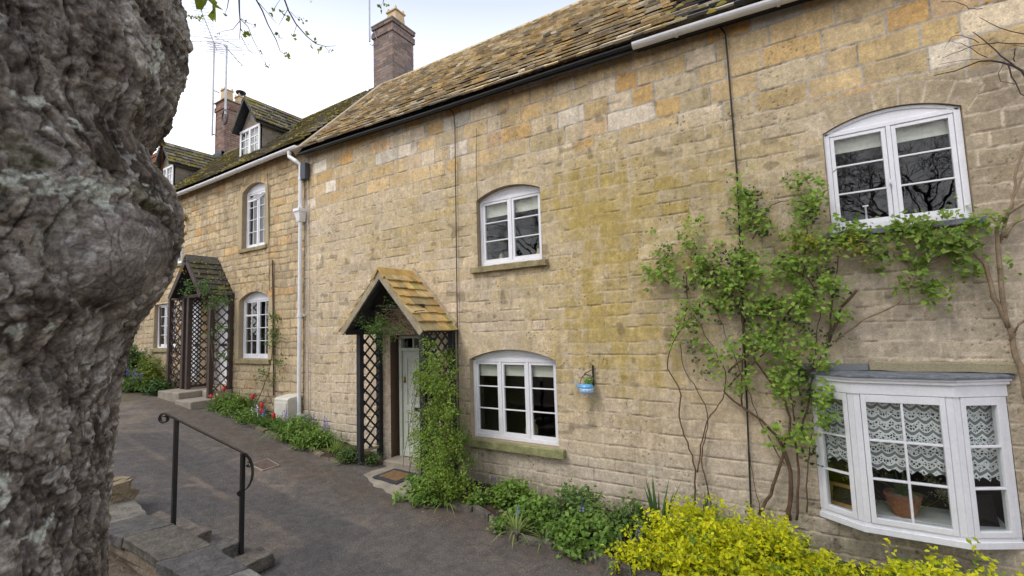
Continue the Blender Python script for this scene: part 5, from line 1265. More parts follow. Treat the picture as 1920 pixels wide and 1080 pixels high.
# shoots growing from the trunk itself
Tq=1.95
for pts in ([(352,75),(378,79),(410,85)],[(300,145),(330,190),(350,187)],):
    pass
rb_=MB(); p0=DIST(303,342,1.9)
rb_.tube([DIST(302,345,1.9),DIST(303,310,1.9),DIST(303,268,1.9)],[.006,.005,.004],6,(.22,.09,.05)); tw.add(rb_.v,rb_.f,(.16,.07,.04))
buds([(302,266),(306,264),(296,315),(299,271),(291,314)],1.9,.028,4,(.22,.20,.05),(.25,.12,.06))
for (u,v) in ((343,440),(350,440),(346,401),(350,404),(345,508),(352,403)): buds([(u,v)],1.93,.024,3,(.40,.33,.08),(.35,.20,.06))
# fine haze of far twigs seen beside the trunk
rngt=random.Random(8)
for (u0,v0,du,dv_,n_) in ((350,75,75,10,70),(330,185,60,15,30),(318,235,60,40,40),(290,300,30,80,40),(345,70,80,-2,40),(400,70,80,30,40),(350,360,60,-10,30)):
    P=[DIST(u0+du*k/5+rngt.uniform(-2,2),v0+dv_*k/5+rngt.uniform(-2,2),5.5) for k in range(6)]
    tw.tube(P,.002,4,(.06,.045,.04))
    for k in range(n_//2):
        t_=rngt.random(); u=u0+du*t_+rngt.gauss(0,6); v=v0+dv_*t_+rngt.gauss(0,7)
        buds([(u,v)],5.5,.014,1,(.08,.08,.03),(.14,.15,.03))
TOPS.sort(key=lambda p:np.hypot(p[0]-TAX[0],p[1]-TAX[1])); t0_=np.array([TAX[0],TAX[1],ztop-.3])
for q_ in TOPS:
    m_=(t0_*.35+q_*.65)+np.array([0,0,.45]); tw.tube([tuple(t0_),tuple(t0_*.7+q_*.3+np.array([0,0,.45])),tuple(m_),tuple(q_)],[.035,.022,.014,.010],6,(.10,.085,.075))
tw.build('twigs',M['bark'],tree,col=True); TL.build('foliage',tree)
# ------------------------------------------------------------------ climbing plants on the wall
def wallpts(blobs,y0=-.05,y1=-.30,scale=1.):
    out=[]
    for b in blobs:
        u,v,ru,rv,n=b[:5]; n=int(n*scale)
        ns=max(2,n//6); sd_=np.clip(RN.normal(0,.55,(ns,2)),-1.2,1.2); a=sd_[RN.randint(0,ns,n)]+RN.normal(0,1,(n,2))*np.array([11./max(ru,11),11./max(rv,11)])*.85; yy=RN.uniform(0,1,n)**.8
        for k in range(n): out.append(W(u+a[k,0]*ru,v+a[k,1]*rv,y0+(y1-y0)*yy[k]*(1-.4*np.hypot(*a[k])/1.2)))
    return np.array(out)
def stems(mb,lines,r0,r1,y=-.07,n=6,c=(1,1,1),wig=.012):
    for L in lines:
        pts=L[0] if isinstance(L[0],list) else L; ra=L[1] if isinstance(L[0],list) else r0; rb__=L[2] if isinstance(L[0],list) else r1
        P=[np.array(W(u,v,y)) for u,v in pts]; Q=[]
        for a,b in zip(P[:-1],P[1:]):
            k=max(2,int(np.linalg.norm(b-a)/.07))
            for j in range(k): Q.append(a+(b-a)*j/k)
        Q.append(P[-1]); Q=np.array(Q)
        for _ in range(2): Q[1:-1]=(Q[:-2]+2*Q[1:-1]+Q[2:])/4
        Q+=RN.normal(0,wig*.4,Q.shape)*np.array([1,.8,1]); mb.tube([tuple(q) for q in Q],list(np.linspace(ra,rb__,len(Q))),n,c)
rose=empty('climbing_rose',(-.6,-.15,0),'large leafy green climbing rose trained over the wall left of the bay window','climbing plant')
sm=MB()
stems(sm,[[[(1479,975),(1485,886),(1473,850),(1449,801),(1412,776),(1375,752),(1357,734)],.024,.010],[[(1424,965),(1461,886),(1470,837),(1485,801),(1473,752),(1449,721),(1424,691),(1400,640),(1385,560)],.017,.006],[[(1495,975),(1498,880),(1488,831),(1510,789),(1520,720),(1530,650)],.013,.006],[[(1513,960),(1513,880),(1519,837),(1525,780)],.008,.004],[[(1302,945),(1305,880),(1272,782),(1278,728),(1247,691),(1259,642),(1281,618),(1290,560),(1285,510)],.010,.005],[[(1336,960),(1314,862),(1330,776),(1302,721),(1281,697),(1275,640)],.009,.004],[[(1308,886),(1323,789),(1357,749),(1363,697),(1330,640),(1300,590)],.008,.004],[[(1363,697),(1436,642),(1504,556),(1513,422),(1516,400)],.010,.005],[[(1391,760),(1394,605),(1391,450),(1388,420)],.009,.006],[[(1412,447),(1443,380),(1485,372),(1522,385)],.006,.004],[[(1553,642),(1571,593),(1585,565),(1607,544)],.016,.012],[[(1553,642),(1560,560),(1575,470)],.010,.005],[[(1540,705),(1500,690),(1470,640),(1440,600),(1425,560)],.009,.005],[[(1357,734),(1400,690),(1460,640),(1500,600)],.009,.005],[[(1425,960),(1412,900),(1402,820)],.004,.003],[[(1470,870),(1430,800),(1390,700),(1350,600),(1330,540)],.006,.003],[[(1475,500),(1520,520),(1540,580),(1530,640)],.006,.004],[[(1345,530),(1320,500),(1290,480)],.006,.003],[[(1490,790),(1480,720),(1530,690),(1550,650)],.007,.004]],.008,.004)
stm=sm.build('stem',M['stem'],rose,smooth=True)
RB=[(1262,505,48,36,50),(1305,462,32,48,42),(1238,490,26,20,12),(1300,560,36,50,34),(1300,625,38,45,24),(1395,395,48,34,52),(1392,352,18,16,8),(1470,360,45,16,16),(1515,385,32,42,34),(1478,338,20,10,6),(1545,345,15,12,4),(1430,455,60,32,48),(1375,515,58,46,80),(1400,565,50,42,56),(1450,500,60,50,40),(1520,480,50,50,38),(1575,455,36,34,48),(1500,570,50,50,44),(1545,540,34,60,30),(1370,640,50,46,28),(1470,640,70,48,66),(1530,620,45,50,34),(1500,705,62,48,66),(1535,760,28,50,34),(1390,700,40,35,18),(1480,790,40,40,18),(1522,830,24,30,14),(1335,690,26,40,10),(1350,560,40,40,22),(1440,420,30,25,10)]
LV=Leafs(); C=wallpts(RB,-.06,-.30,.80)
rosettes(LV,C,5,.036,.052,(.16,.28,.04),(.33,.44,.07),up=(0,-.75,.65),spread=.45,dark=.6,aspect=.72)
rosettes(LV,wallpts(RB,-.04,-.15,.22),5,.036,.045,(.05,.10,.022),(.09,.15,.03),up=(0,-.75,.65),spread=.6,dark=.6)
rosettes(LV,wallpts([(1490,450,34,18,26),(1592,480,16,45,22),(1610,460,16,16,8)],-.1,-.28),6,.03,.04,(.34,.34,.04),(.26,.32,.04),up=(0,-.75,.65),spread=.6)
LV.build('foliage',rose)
rr2=empty('climbing_shrub',(1.5,-.15,0),'pale stemmed climber rising past the right end of the bay window','climbing plant')
sm=MB()
stems(sm,[[[(1990,1230),(1985,1150),(1975,1020),(1962,930),(1950,860),(1935,780),(1920,720),(1907,669),(1888,611),(1872,572),(1857,541),(1853,498),(1837,483),(1792,444)],.036,.012],[[(1890,615),(1878,557),(1876,479),(1864,432),(1880,401),(1920,384),(1965,350),(1990,290),(1990,230)],.018,.013],[[(1874,455),(1895,397),(1903,331),(1911,300),(1925,260)],.012,.008],[[(1878,450),(1890,390),(1918,330),(1935,290)],.011,.007],[[(1886,448),(1895,420),(1920,409),(1950,400)],.012,.009],[[(1895,640),(1905,612),(1920,600),(1945,590)],.012,.009],[[(1565,639),(1600,612),(1640,587),(1690,570),(1705,540),(1722,505),(1760,485),(1790,475)],.010,.004],[[(1700,478),(1718,500)],.006,.004],[[(1680,570),(1740,572),(1765,558)],.004,.003],[[(1870,420),(1850,400),(1838,400)],.005,.003],[[(1722,505),(1716,460),(1712,430)],.005,.003],[[(1760,485),(1748,462),(1765,440)],.004,.003],[[(1837,483),(1810,478),(1770,480),(1735,470)],.005,.003],[[(1780,545),(1790,515),(1800,500)],.003,.002],[[(1735,470),(1755,425),(1765,420)],.003,.002],[[(1795,430),(1792,405),(1793,402)],.003,.002]],.008,.004,y=-.09)
sm.build('stem',M['palestem'],rr2,smooth=True)
sm=MB()
stems(sm,[[[(1990,230),(1945,190),(1919,132),(1883,113),(1836,111),(1789,136),(1750,142)],.014,.003],[[(1905,125),(1879,104),(1855,85),(1825,58)],.006,.003],[[(1960,80),(1920,64),(1875,52),(1836,33)],.005,.002],[[(1960,90),(1920,83),(1845,81),(1780,100),(1765,108)],.005,.002],[[(1890,118),(1895,145),(1905,165),(1925,180)],.006,.003],[[(1883,113),(1870,140),(1878,155),(1900,158)],.003,.002],[[(1836,80),(1815,70),(1790,62),(1775,80),(1772,90)],.003,.0015],[[(1850,108),(1820,90),(1800,78),(1785,80)],.003,.0015],[[(1960,100),(1930,88),(1900,84)],.004,.002],[[(1903,92),(1900,105),(1905,115)],.005,.004],[[(1836,111),(1800,112),(1760,120)],.002,.0015],[[(1840,15),(1825,18),(1812,10),(1790,3),(1765,2)],.003,.002]],.008,.004,y=-.12)
sm.build('twigs',M['twig'],rr2,smooth=True)
LV=Leafs(); RB=[(1669,470,36,22,24),(1712,440,38,30,36),(1748,462,44,34,40),(1795,482,44,32,44),(1738,506,20,14,10),(1700,543,25,16,8),(1775,543,34,18,22),(1855,412,18,18,12),(1700,410,12,18,5),(1762,415,10,14,4),(1668,415,14,12,4),(1785,400,6,6,2),(1870,485,10,14,4),(1820,430,16,12,4),(1640,455,16,14,5),(1620,430,14,12,5)]
rosettes(LV,wallpts(RB,-.06,-.24,.85),5,.038,.056,(.14,.24,.035),(.27,.37,.055),up=(0,-.75,.65),spread=.55)
LV.build('foliage',rr2)
# climber on the main porch
pc=empty('clematis',(-4.4,-.5,0),'fine leaved green climber smothering the right side of the main porch','climbing plant')
def pts3(blobs):
    out=[]
    for (u,v,ru,rv,y0,y1,n) in blobs:
        ns=max(1,n//8); a=np.clip(RN.normal(0,.55,(ns,2)),-1.2,1.2)[RN.randint(0,ns,n)]+RN.normal(0,1,(n,2))*np.array([7./max(ru,7),8./max(rv,8)])*.8
        for k in range(n): out.append(W(u+a[k,0]*ru,v+a[k,1]*rv,RN.uniform(y0,y1)))
    return np.array(out)
LV=Leafs(); PB=[(800,672,24,22,-.8,-.3,60),(812,715,32,34,-.85,-.2,160),(815,765,36,38,-.85,-.2,190),(818,815,36,38,-.85,-.2,190),(820,865,38,36,-.85,-.2,170),(792,700,10,20,-.85,-.7,8),(788,760,8,50,-.88,-.75,12),(845,800,22,70,-.4,-.05,60),(832,905,50,34,-.95,-.15,170),(838,660,12,16,-.3,-.05,12),(870,850,14,30,-.25,-.05,24),(795,640,8,8,-.8,-.5,8)]
PB=[(*q[:6],int(q[6]*1.9)) for q in PB]+[(812,840,26,60,-1.0,-.75,90),(808,740,22,60,-.92,-.72,70),(815,905,34,26,-1.05,-.8,110)]
rosettes(LV,pts3(PB),7,.03,.038,(.15,.25,.035),(.28,.38,.055),up=(0,-.7,.7),spread=.7,dark=.5,aspect=.45)
LV.build('foliage',pc)
sm=MB()
for k in range(26):
    u=RN.uniform(785,850); v=RN.uniform(670,700); y=RN.uniform(-.8,-.1); L=[(u,v)]
    for j in range(6): L.append((L[-1][0]+RN.normal(0,5),L[-1][1]+RN.uniform(25,45)))
    sm.tube([tuple(W(a,b,y-.02*j)) for j,(a,b) in enumerate(L)],.0035,4)
for k in range(12):
    u=RN.uniform(768,800); v=RN.uniform(690,800); sm.tube([tuple(W(u+j*RN.uniform(-4,0),v+j*RN.uniform(9,14),-.85)) for j in range(5)],.002,4)
sm.build('stem',M['stem'],pc,smooth=True)
pt=empty('climbing_tangle',(-5.3,-.6,2.5),'tangle of leafy twigs hanging under the gable of the main porch','climbing plant')
LV=Leafs(); rosettes(LV,pts3([(712,610,26,24,-.8,-.6,80),(690,612,20,16,-.8,-.62,36),(735,600,18,22,-.8,-.6,40),(715,640,14,18,-.8,-.65,26),(745,620,12,12,-.8,-.6,14)]),6,.028,.034,(.085,.155,.035),(.15,.235,.045),up=(0,-.7,.7),spread=.8,dark=.45,aspect=.42); LV.build('foliage',pt)
sm=MB()
for k in range(46):
    u,v=RN.uniform(700,765),RN.uniform(570,620); an=RN.uniform(-.3,1.2); P=[W(u+math.cos(an)*8*j+RN.normal(0,2),v+math.sin(an)*8*j+RN.normal(0,2),-.7+RN.uniform(-.06,.1)) for j in range(5)]
    sm.tube([tuple(p) for p in P],.004,4)
sm.build('twigs',M['stem'],pt)
pq=empty('climbing_rose',(-11.3,-.6,2.9),'thin climbing rose draped over the eave of the dark trellised double porch','climbing plant')
LV=Leafs(); rosettes(LV,pts3([(375,540,26,12,-.75,-.6,40),(405,560,26,10,-.75,-.5,36),(350,545,14,8,-.75,-.65,14),(415,590,14,24,-.7,-.3,20),(410,660,10,20,-.7,-.4,12),(400,620,10,20,-.7,-.4,8)]),6,.045,.055,(.06,.12,.03),(.12,.20,.04),up=(0,-.7,.7),spread=.7); LV.build('foliage',pq)
sm=MB(); stems(sm,[[(405,760),(400,700),(412,640),(405,600),(400,560)],[(420,750),(400,680),(395,640)],[(400,640),(415,700),(425,720)]],.009,.006,y=-.66); sm.build('stem',M['stem'],pq)
pv=empty('climbing_rose',(-9.2,-.2,.6),'small climbing rose on the thin pipe between window and white downpipe','climbing plant')
LV=Leafs(); rosettes(LV,pts3([(512,600,10,18,-.14,-.04,14),(514,640,12,22,-.16,-.04,22),(530,636,14,8,-.14,-.04,8),(515,670,10,14,-.14,-.04,12),(500,715,14,20,-.14,-.04,14),(512,705,10,10,-.14,-.04,8)]),6,.04,.05,(.08,.15,.03),(.15,.24,.045),up=(0,-.7,.7),spread=.6); LV.build('foliage',pv)
sm=MB(); stems(sm,[[(475,768),(490,735),(503,700),(510,670),(512,620),(511,590)],[(513,760),(505,745),(500,730)],[(512,640),(525,632),(537,636)]],.010,.004,y=-.09); sm.build('stem',M['stem'],pv)
# ------------------------------------------------------------------ bed plants
def thing_plant(name,loc,label,cat,group=None): return empty(name,loc,label,cat,group)
GA,GB=(.115,.22,.035),(.22,.34,.055)
def onbed(x,y): return (x,y,g1(x,y)+.035)
def mound(x,y,r,h,label,n=150,size=.045,a=GA,b=GB,name='geranium_plant',group=None,aspect=.8,k=5,cat='plant'):
    p=onbed(x,y); t=thing_plant(name,p,label,cat,group); L=Leafs()
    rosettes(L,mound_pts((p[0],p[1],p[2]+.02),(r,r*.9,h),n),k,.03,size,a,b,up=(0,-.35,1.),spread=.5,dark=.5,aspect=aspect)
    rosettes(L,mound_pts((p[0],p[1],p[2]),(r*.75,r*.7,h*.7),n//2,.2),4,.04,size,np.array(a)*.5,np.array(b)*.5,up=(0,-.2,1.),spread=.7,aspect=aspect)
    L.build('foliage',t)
    s_=MB()
    for q in range(14):
        an=RN.uniform(0,6.28); rr=RN.uniform(.2,.7)*r; s_.tube([(x+rr*.2*math.cos(an),y+rr*.2*math.sin(an),p[2]-.03),(x+rr*.7*math.cos(an),y+rr*.7*math.sin(an),p[2]+h*.35),(x+rr*math.cos(an),y+rr*math.sin(an),p[2]+h*.7)],.003,4)
    s_.build('stem',M['greenstem'],t); return t
def strap(x,y,n,l,w_,label,a=(.10,.19,.04),b=(.20,.30,.07),name='bluebell_clump',spread=.95,group=None,flower=None,nf=3,droop=.9):
    p=onbed(x,y); t=thing_plant(name,p,label,'plant',group); L=Leafs(); blades(L,p,n,l,w_,a,b,spread,rad=.07,droop=droop); L.build('leaf_blades',t)
    if flower:
        for q in range(nf):
            fx,fy=x+RN.uniform(-.10,.10),y+RN.uniform(-.1,.06); h=l*RN.uniform(.8,1.05); s_=MB(); s_.tube([(fx,fy,p[2]),(fx+.01,fy,p[2]+h*.6),(fx+.03,fy,p[2]+h)],.003,4); s_.build('stem',M['greenstem'],t)
            F=Leafs(); P=np.array([(fx+.02*RN.rand()+.01,fy+RN.normal(0,.012),p[2]+h*(.62+.4*j/12)) for j in range(12)]); F.add(*leaves(P+RN.normal(0,.008,P.shape),.026,palette(12,flower[0],flower[1],.7),(0,-.8,-.1),.6,.7)); F.build('flower',t,'petal')
    return t
BLUE=((.18,.19,.55),(.30,.28,.66))
g_r='green mounds of leaves in the bed under the wall'
mound(-4.32,-.72,.42,.36,'lush green leafy mound at the foot of the porch climber',260,.055)
mound(-3.25,-.40,.30,.30,'bright green leafy mound nearest the lower window sill',190,.05,(.12,.22,.03),(.22,.33,.05))
mound(-2.72,-.72,.30,.26,'green leafy mound leaning over the edging below the kettle',170,.048)
mound(-2.28,-.50,.36,.42,'tallest green leafy mound in the bed, against the wall',230,.05,(.09,.17,.04),(.16,.25,.05))
mound(-2.05,-.92,.38,.30,'wide green leafy mound spilling over the dark edging',260,.05)
mound(-1.72,-.45,.26,.34,'green leafy mound just left of the sword leaved iris',130,.048,(.09,.17,.04),(.16,.25,.05))
mound(-3.62,-.62,.16,.12,'small low green plant left of the bare soil patch',50,.05)
mound(-2.95,-1.02,.16,.12,'tiny green plant on the edging stones',40,.04)
strap(-3.95,-.86,46,.36,.016,'pale green strappy clump at the corner by the porch',(.16,.25,.05),(.27,.35,.09))
strap(-3.55,-.30,20,.28,.03,'broad leaved clump with one bluebell against the wall',flower=BLUE,nf=1)
strap(-2.78,-1.08,40,.36,.018,'pale flopping strappy clump hanging over the lane edge',(.22,.30,.08),(.33,.38,.12),flower=BLUE,nf=1)
strap(-2.42,-1.10,22,.34,.014,'dark narrow leaved tuft hanging between the green mounds')
strap(-1.55,-1.02,36,.40,.014,'grey green grassy tuft beside the golden shrub',(.10,.17,.08),(.17,.25,.12),flower=BLUE,nf=1)
strap(-1.42,-.40,26,.62,.035,'upright dark sword leaved iris behind the golden shrub',(.05,.12,.03),(.10,.18,.04),name='iris_clump',spread=.45,droop=.3)
strap(-1.0,-.18,10,.55,.035,'single upright sword leaved iris close to the wall',(.05,.12,.03),(.10,.18,.04),name='iris_clump',spread=.3,droop=.2)
strap(-2.1,-.62,8,.42,.012,'slender bluebell rising out of the tallest green mound',flower=BLUE,nf=1)
# golden shrub
def shrub(name,label,blobs,n,a,b,size,cat='shrub',green=.10,k=5,twigs=40):
    c=blobs[0][0]; t=empty(name,(c[0],c[1],g1(c[0],c[1])),label,cat); L=Leafs()
    for (cc_,rr) in blobs:
        m=int(n*rr[0]*rr[2]/.25); P=mound_pts(cc_,rr,m,.6)
        # sprays poking out of the outline
        sp=mound_pts(cc_,rr,m//14,.98); ex=[]
        for p in sp:
            d_=(p-np.array(cc_)); d_/=np.linalg.norm(d_); d_[2]+=.6
            for j in range(5): ex.append(p+d_*.022*j*RN.uniform(.6,1.3))
        P=np.concatenate([P,np.array(ex)])
        g=RN.rand(len(P))<green; yl=P[~g]; gr=P[g]
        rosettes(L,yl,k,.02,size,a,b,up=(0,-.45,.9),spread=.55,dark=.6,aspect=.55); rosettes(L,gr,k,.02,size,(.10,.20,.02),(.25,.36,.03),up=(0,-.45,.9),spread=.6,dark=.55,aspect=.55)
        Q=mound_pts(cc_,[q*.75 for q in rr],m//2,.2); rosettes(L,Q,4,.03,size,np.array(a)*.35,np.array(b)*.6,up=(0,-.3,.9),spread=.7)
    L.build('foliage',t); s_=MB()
    for (cc_,rr) in blobs:
        for q in range(twigs):
            e=mound_pts(cc_,[v_*.9 for v_ in rr],1,.8)[0]; s_.tube([(cc_[0]+RN.normal(0,.05),cc_[1]+RN.normal(0,.05),g1(cc_[0],cc_[1])),tuple((np.array(cc_)*.5+e*.5)+RN.normal(0,.02,3)),tuple(e)],[.007,.005,.003],4)
    s_.build('stem',M['stem'],t); return t
YA,YB=(.66,.63,.010),(.50,.56,.015)
shrub('golden_shrub','big bright yellow leaved shrub spilling into the lane left of the bay window',[((-.95,-.72,.0),(.54,.42,.37)),((-.40,-.68,.0),(.52,.42,.33)),((-1.42,-1.02,-.08),(.26,.24,.16)),((-.75,-1.05,-.05),(.5,.30,.28)),((.05,-.85,-.05),(.38,.35,.24))],1100,YA,YB,.043)
shrub('golden_shrub','lower bright yellow shrub directly under the bay window',[((.62,-.72,-.05),(.30,.34,.36)),((1.00,-.70,-.08),(.30,.32,.36)),((.45,-.95,-.05),(.3,.3,.24)),((.85,-.98,-.05),(.35,.3,.24))],1100,YA,YB,.043,green=.16)
shrub('green_shrub','small dark green leafy sprig in front of the yellow shrub',[((-.02,-1.12,-.08),(.22,.2,.2))],500,(.08,.18,.02),(.16,.28,.03),.035,'shrub',green=.1)
# left bed
mound(-6.35,-.46,.24,.20,'small leaved dense green mound round the foot of the left porch post',300,.026,(.07,.14,.03),(.14,.22,.045),aspect=.7)
mound(-5.98,-.30,.14,.14,'low green plant inside the trellis panel',80,.028,(.07,.14,.03),(.14,.22,.045),aspect=.7)
strap(-6.75,-.42,70,.36,.013,'pale grassy clump next to the porch post',(.17,.27,.05),(.28,.37,.09))
xs_left=[(-7.15,-.32,'s'),(-7.3,-.5,'m'),(-7.6,-.28,'s'),(-7.75,-.48,'m'),(-8.05,-.26,'m'),(-8.1,-.5,'s'),(-8.4,-.44,'s'),(-8.55,-.25,'m'),(-8.75,-.5,'s'),(-9.05,-.42,'s'),(-9.3,-.5,'m'),(-9.55,-.3,'s'),(-9.8,-.45,'m'),(-10.1,-.3,'s'),(-10.3,-.45,'m')]
desc=['first','second','third','fourth','fifth','sixth','seventh','eighth']
im=is_=0
for (x,y,k) in xs_left:
    sh_=.55 if -9.45<x<-8.3 else 1.
    if k=='m':
        mound(x,y,.33*(.5+.5*sh_),.30*sh_,'%s leafy green mound counting left from the main porch in the tulip bed'%desc[im],190,.06,(.12,.22,.035),(.23,.34,.055),name='leafy_plant',aspect=.5,group='leafy mounds in the tulip bed'); im+=1
    else:
        strap(x,y,80,.50*(.3+.7*sh_),.024,'%s strappy green clump counting left from the main porch in the tulip bed'%desc[is_],(.10,.20,.04),(.19,.30,.07),flower=BLUE if is_ in (0,1,2,4,5) else None,nf=4,group='strappy clumps in the tulip bed'); is_+=1
shrub('bronze_shrub','small reddish brown leaved shrub among the tulips',[((-9.75,-.32,g1(-9.75,-.3)+.03),(.26,.2,.34))],420,(.10,.045,.025),(.16,.09,.03),.035,green=.15)
def tulip(u,v,y,label,a,b,kind='t'):
    p=W(u,v,y); x=p[0]; zg=g1(x,y)+.02; t=empty('tulip' if kind=='t' else 'daisy',(x,y,zg),label,'flower','red tulips in the left flower bed' if kind=='t' else None)
    s_=MB(); s_.tube([(x-.02,y,zg),(x-.01,y,(zg+p[2])/2),(x,y,p[2]-.03)],.005,5); s_.build('stem',M['greenstem'],t)
    f_=MB()
    for k in range(6):
        an=k*math.pi/3; an2=an+.6; rad_=.026 if k%2 else .022; pp=lambda r_,z_,a_:(x+r_*math.cos(a_),y+r_*math.sin(a_),p[2]+z_)
        for (z0,r0,z1,r1,w0,w1) in ((-.045,.01,-.01,.038,.3,.62),(-.01,.038,.03,.038,.62,.55),(.03,.038,.06,.022,.55,.1)):
            c_=tuple(np.array(a)*(1-k%2)+np.array(b)*(k%2)); f_.add([pp(r0,z0,an-w0),pp(r0,z0,an+w0),pp(r1,z1,an+w1),pp(r1,z1,an-w1)],[(0,1,2,3)],c_)
    f_.build('flower',M['petal'],t,col=True); L=Leafs(); blades(L,(x,y,zg),4,.26,.035,(.12,.22,.08),(.2,.3,.12),.5,droop=.4,rad=.02); L.build('leaf_blades',t); return t
for (u,v,y,lab) in ((396,744,-.6,'leftmost red tulip at the porch step'),(420,730,-.4,'red tulip against the trellis of the double porch'),(474,744,-.35,'large red tulip below the small paned window'),(491,760,-.45,'upper red tulip of the close pair'),(490,771,-.5,'lower pinkish tulip of the close pair'),(513,780,-.45,'red tulip in front of the white meter box')):
    tulip(u,v,y,lab,(.62,.03,.05),(.75,.08,.10))
def daisy(u,v,y,label):
    p=W(u,v,y); x=p[0]; zg=g1(x,y)+.02; t=empty('daffodil',(x,y,zg),label,'flower'); s_=MB(); s_.tube([(x-.02,y,zg),(x,y,p[2])],.005,5); s_.build('stem',M['greenstem'],t)
    L=Leafs(); n=12; an=np.arange(n)*2*math.pi/n
    V=[];F=[];
    for k in range(n):
        c_,s__=math.cos(an[k]),math.sin(an[k]); V+=[p,p+np.array([c_*.03-s__*.012,-.01,s__*.03+c_*.012]),p+np.array([c_*.055,-.012,s__*.055]),p+np.array([c_*.03+s__*.012,-.01,s__*.03-c_*.012])]; F.append([4*k,4*k+1,4*k+2,4*k+3])
    L.add(np.array(V),np.array(F),np.tile([.75,.72,.6],(n,1))); L.build('petals',t,'petal'); c2=MB(); c2.tube([tuple(p+np.array([0,-.005,0])),tuple(p+np.array([0,-.03,0]))],.016,8,(.7,.3,.04)); c2.build('flower_centre',M['petal'],t,col=True)
daisy(535,783,-.42,'pale daffodil with an orange centre in front of the meter box'); daisy(408,741,-.5,'cream flower between the two left tulips')
strap(-8.95,-.56,26,.34,.02,'white flowered bulb clump in front of the meter box',flower=((.7,.7,.7),(.8,.8,.78)),nf=4)
# far left bed by the double porch
def fm_(u,v,y): p=W(u,v,y); return p
shrub('dark_shrub','dark green laurel bush far left beyond the double porch',[((-15.2,-.45,1.25),(.55,.4,.75))],260,(.05,.10,.02),(.11,.17,.03),.07,green=.1)
shrub('lime_shrub','yellow green feathery shrub left of the brown trellis',[((-13.75,-.55,1.05),(.42,.35,.62))],420,(.22,.26,.03),(.14,.20,.03),.05,green=.2)
mound(-13.05,-.62,.36,.30,'round dark green low plant against the trellis foot',260,.05,(.05,.11,.02),(.10,.18,.035))
mound(-13.9,-.80,.34,.24,'green ground plant with blue flowers nearby, far left',180,.06,(.07,.14,.03),(.13,.2,.04))
for i,(x,y) in enumerate(((-14.6,-.75),(-14.2,-.7),(-15.1,-.85),(-13.6,-.85))): strap(x,y,44,.5,.03,'far left bluebell clump, %s from the lane corner'%desc[i],(.07,.15,.03),(.13,.22,.05),flower=BLUE,nf=7,group='far left bluebell clumps')
# ------------------------------------------------------------------ boxes and small things
M['cream']=mat('weathered_cream_plastic',(.56,.54,.47),rough=.55,ns=6,na=.12,fine=40,fa=.1,bump=.08)
def meter(x0,x1,y,z0,z1,label):
    t=empty('meter_box',((x0+x1)/2,y,z0),label,'meter box'); b=MB(); w=-.30
    n=6; prof_=[(w,z0),(w,z1-.07)]+[(w+.07-.07*math.cos(k/n*math.pi/2),z1-.07+.04*math.sin(k/n*math.pi/2)) for k in range(1,n+1)]+[(-.012,z1),(-.012,z0)]
    V=[(x0,a,b_) for a,b_ in prof_]+[(x1,a,b_) for a,b_ in prof_]; m=len(prof_); b.add(V,[tuple(range(m)),tuple(range(m,2*m))[::-1]]+[(i,m+i,m+(i+1)%m,(i+1)%m) for i in range(m)])
    b.build('cabinet',M['cream'],t,bevel=.006); d_=MB(); d_.box(x0+.03,x1-.03,w-.012,w-.001,z0+.04,z1-.12); d_.build('door',M['cream'],t,bevel=.005); return t
meter(float(W(514,760,-.30)[0]),float(W(553,760,-.15)[0])+.0,-.3,float(W(530,788,-.30)[2])-.05,float(W(530,741,-.2)[2]),'cream meter box with a curved top beside the white downpipe'); meter(-16.1,-15.75,-.3,1.15,1.85,'white meter box far left behind the blue flowers')
hk=empty('kettle_bracket',(-2.31,-.06,1.55),'black iron bracket fixed to the wall above the blue kettle','bracket')
p=W(1112,700,-.03); b=MB(); px,pz=p[0],p[2]
b.box(px-.008,px+.008,-.04,-.016,pz-.16,pz+.10); b.build('back_plate',M['iron'],hk)
b=MB(); b.tube([(px,-.03,pz+.05),(px-.03,-.07,pz+.03),(px-.08,-.12,pz+.0),(px-.085,-.125,pz-.02)],.005,5); b.tube([(px,-.03,pz-.05),(px-.03,-.07,pz-.02),(px-.08,-.12,pz+.0)],.004,5); b.build('arm',M['iron'],hk)
b=MB(); b.tube([(px,-.04,pz+.10),(px-.02,-.06,pz+.115),(px-.035,-.07,pz+.09),(px-.02,-.05,pz+.08)],.004,5); b.build('scroll',M['iron'],hk)
kt=empty('kettle',(px-.06,-.13,pz-.25),'blue enamel kettle planter with a white pattern hanging from the iron bracket','kettle')
kx,ky,kz=px-.055,-.125,pz-.225; b=MB()
b.lathe([(.072,kz),(.084,kz+.006),(.088,kz+.02),(.088,kz+.055)],kx,ky,24); b.build('patterned_band',M['kettlewhite'],kt,smooth=True)
b=MB(); 
for k in range(14):
    a=2*math.pi*k/14; cx_,cy_=kx+.089*math.cos(a),ky+.089*math.sin(a); tdir=Vector((-math.sin(a),math.cos(a),0))
    for j in range(8):
        t0=2*math.pi*j/8; t1=2*math.pi*(j+1)/8; q0=Vector((cx_,cy_,kz+.036))+tdir*math.cos(t0)*.011+Vector((0,0,math.sin(t0)*.012)); q1=Vector((cx_,cy_,kz+.036))+tdir*math.cos(t1)*.011+Vector((0,0,math.sin(t1)*.012)); b.beam(q0,q1,.003,.004)
b.build('pattern',M['kettle'],kt)
b=MB(); b.lathe([(.0885,kz+.056),(.086,kz+.075),(.07,kz+.098),(.05,kz+.108),(.046,kz+.106),(.044,kz+.10)],kx,ky,24); b.lathe([(.074,kz-.006),(.086,kz+.0)],kx,ky,24)
b.tube([(kx-.075,ky,kz+.045),(kx-.11,ky-.005,kz+.06),(kx-.13,ky-.005,kz+.095),(kx-.15,ky-.005,kz+.115)],[.018,.014,.011,.009],10); b.build('body',M['kettle'],kt,smooth=True)
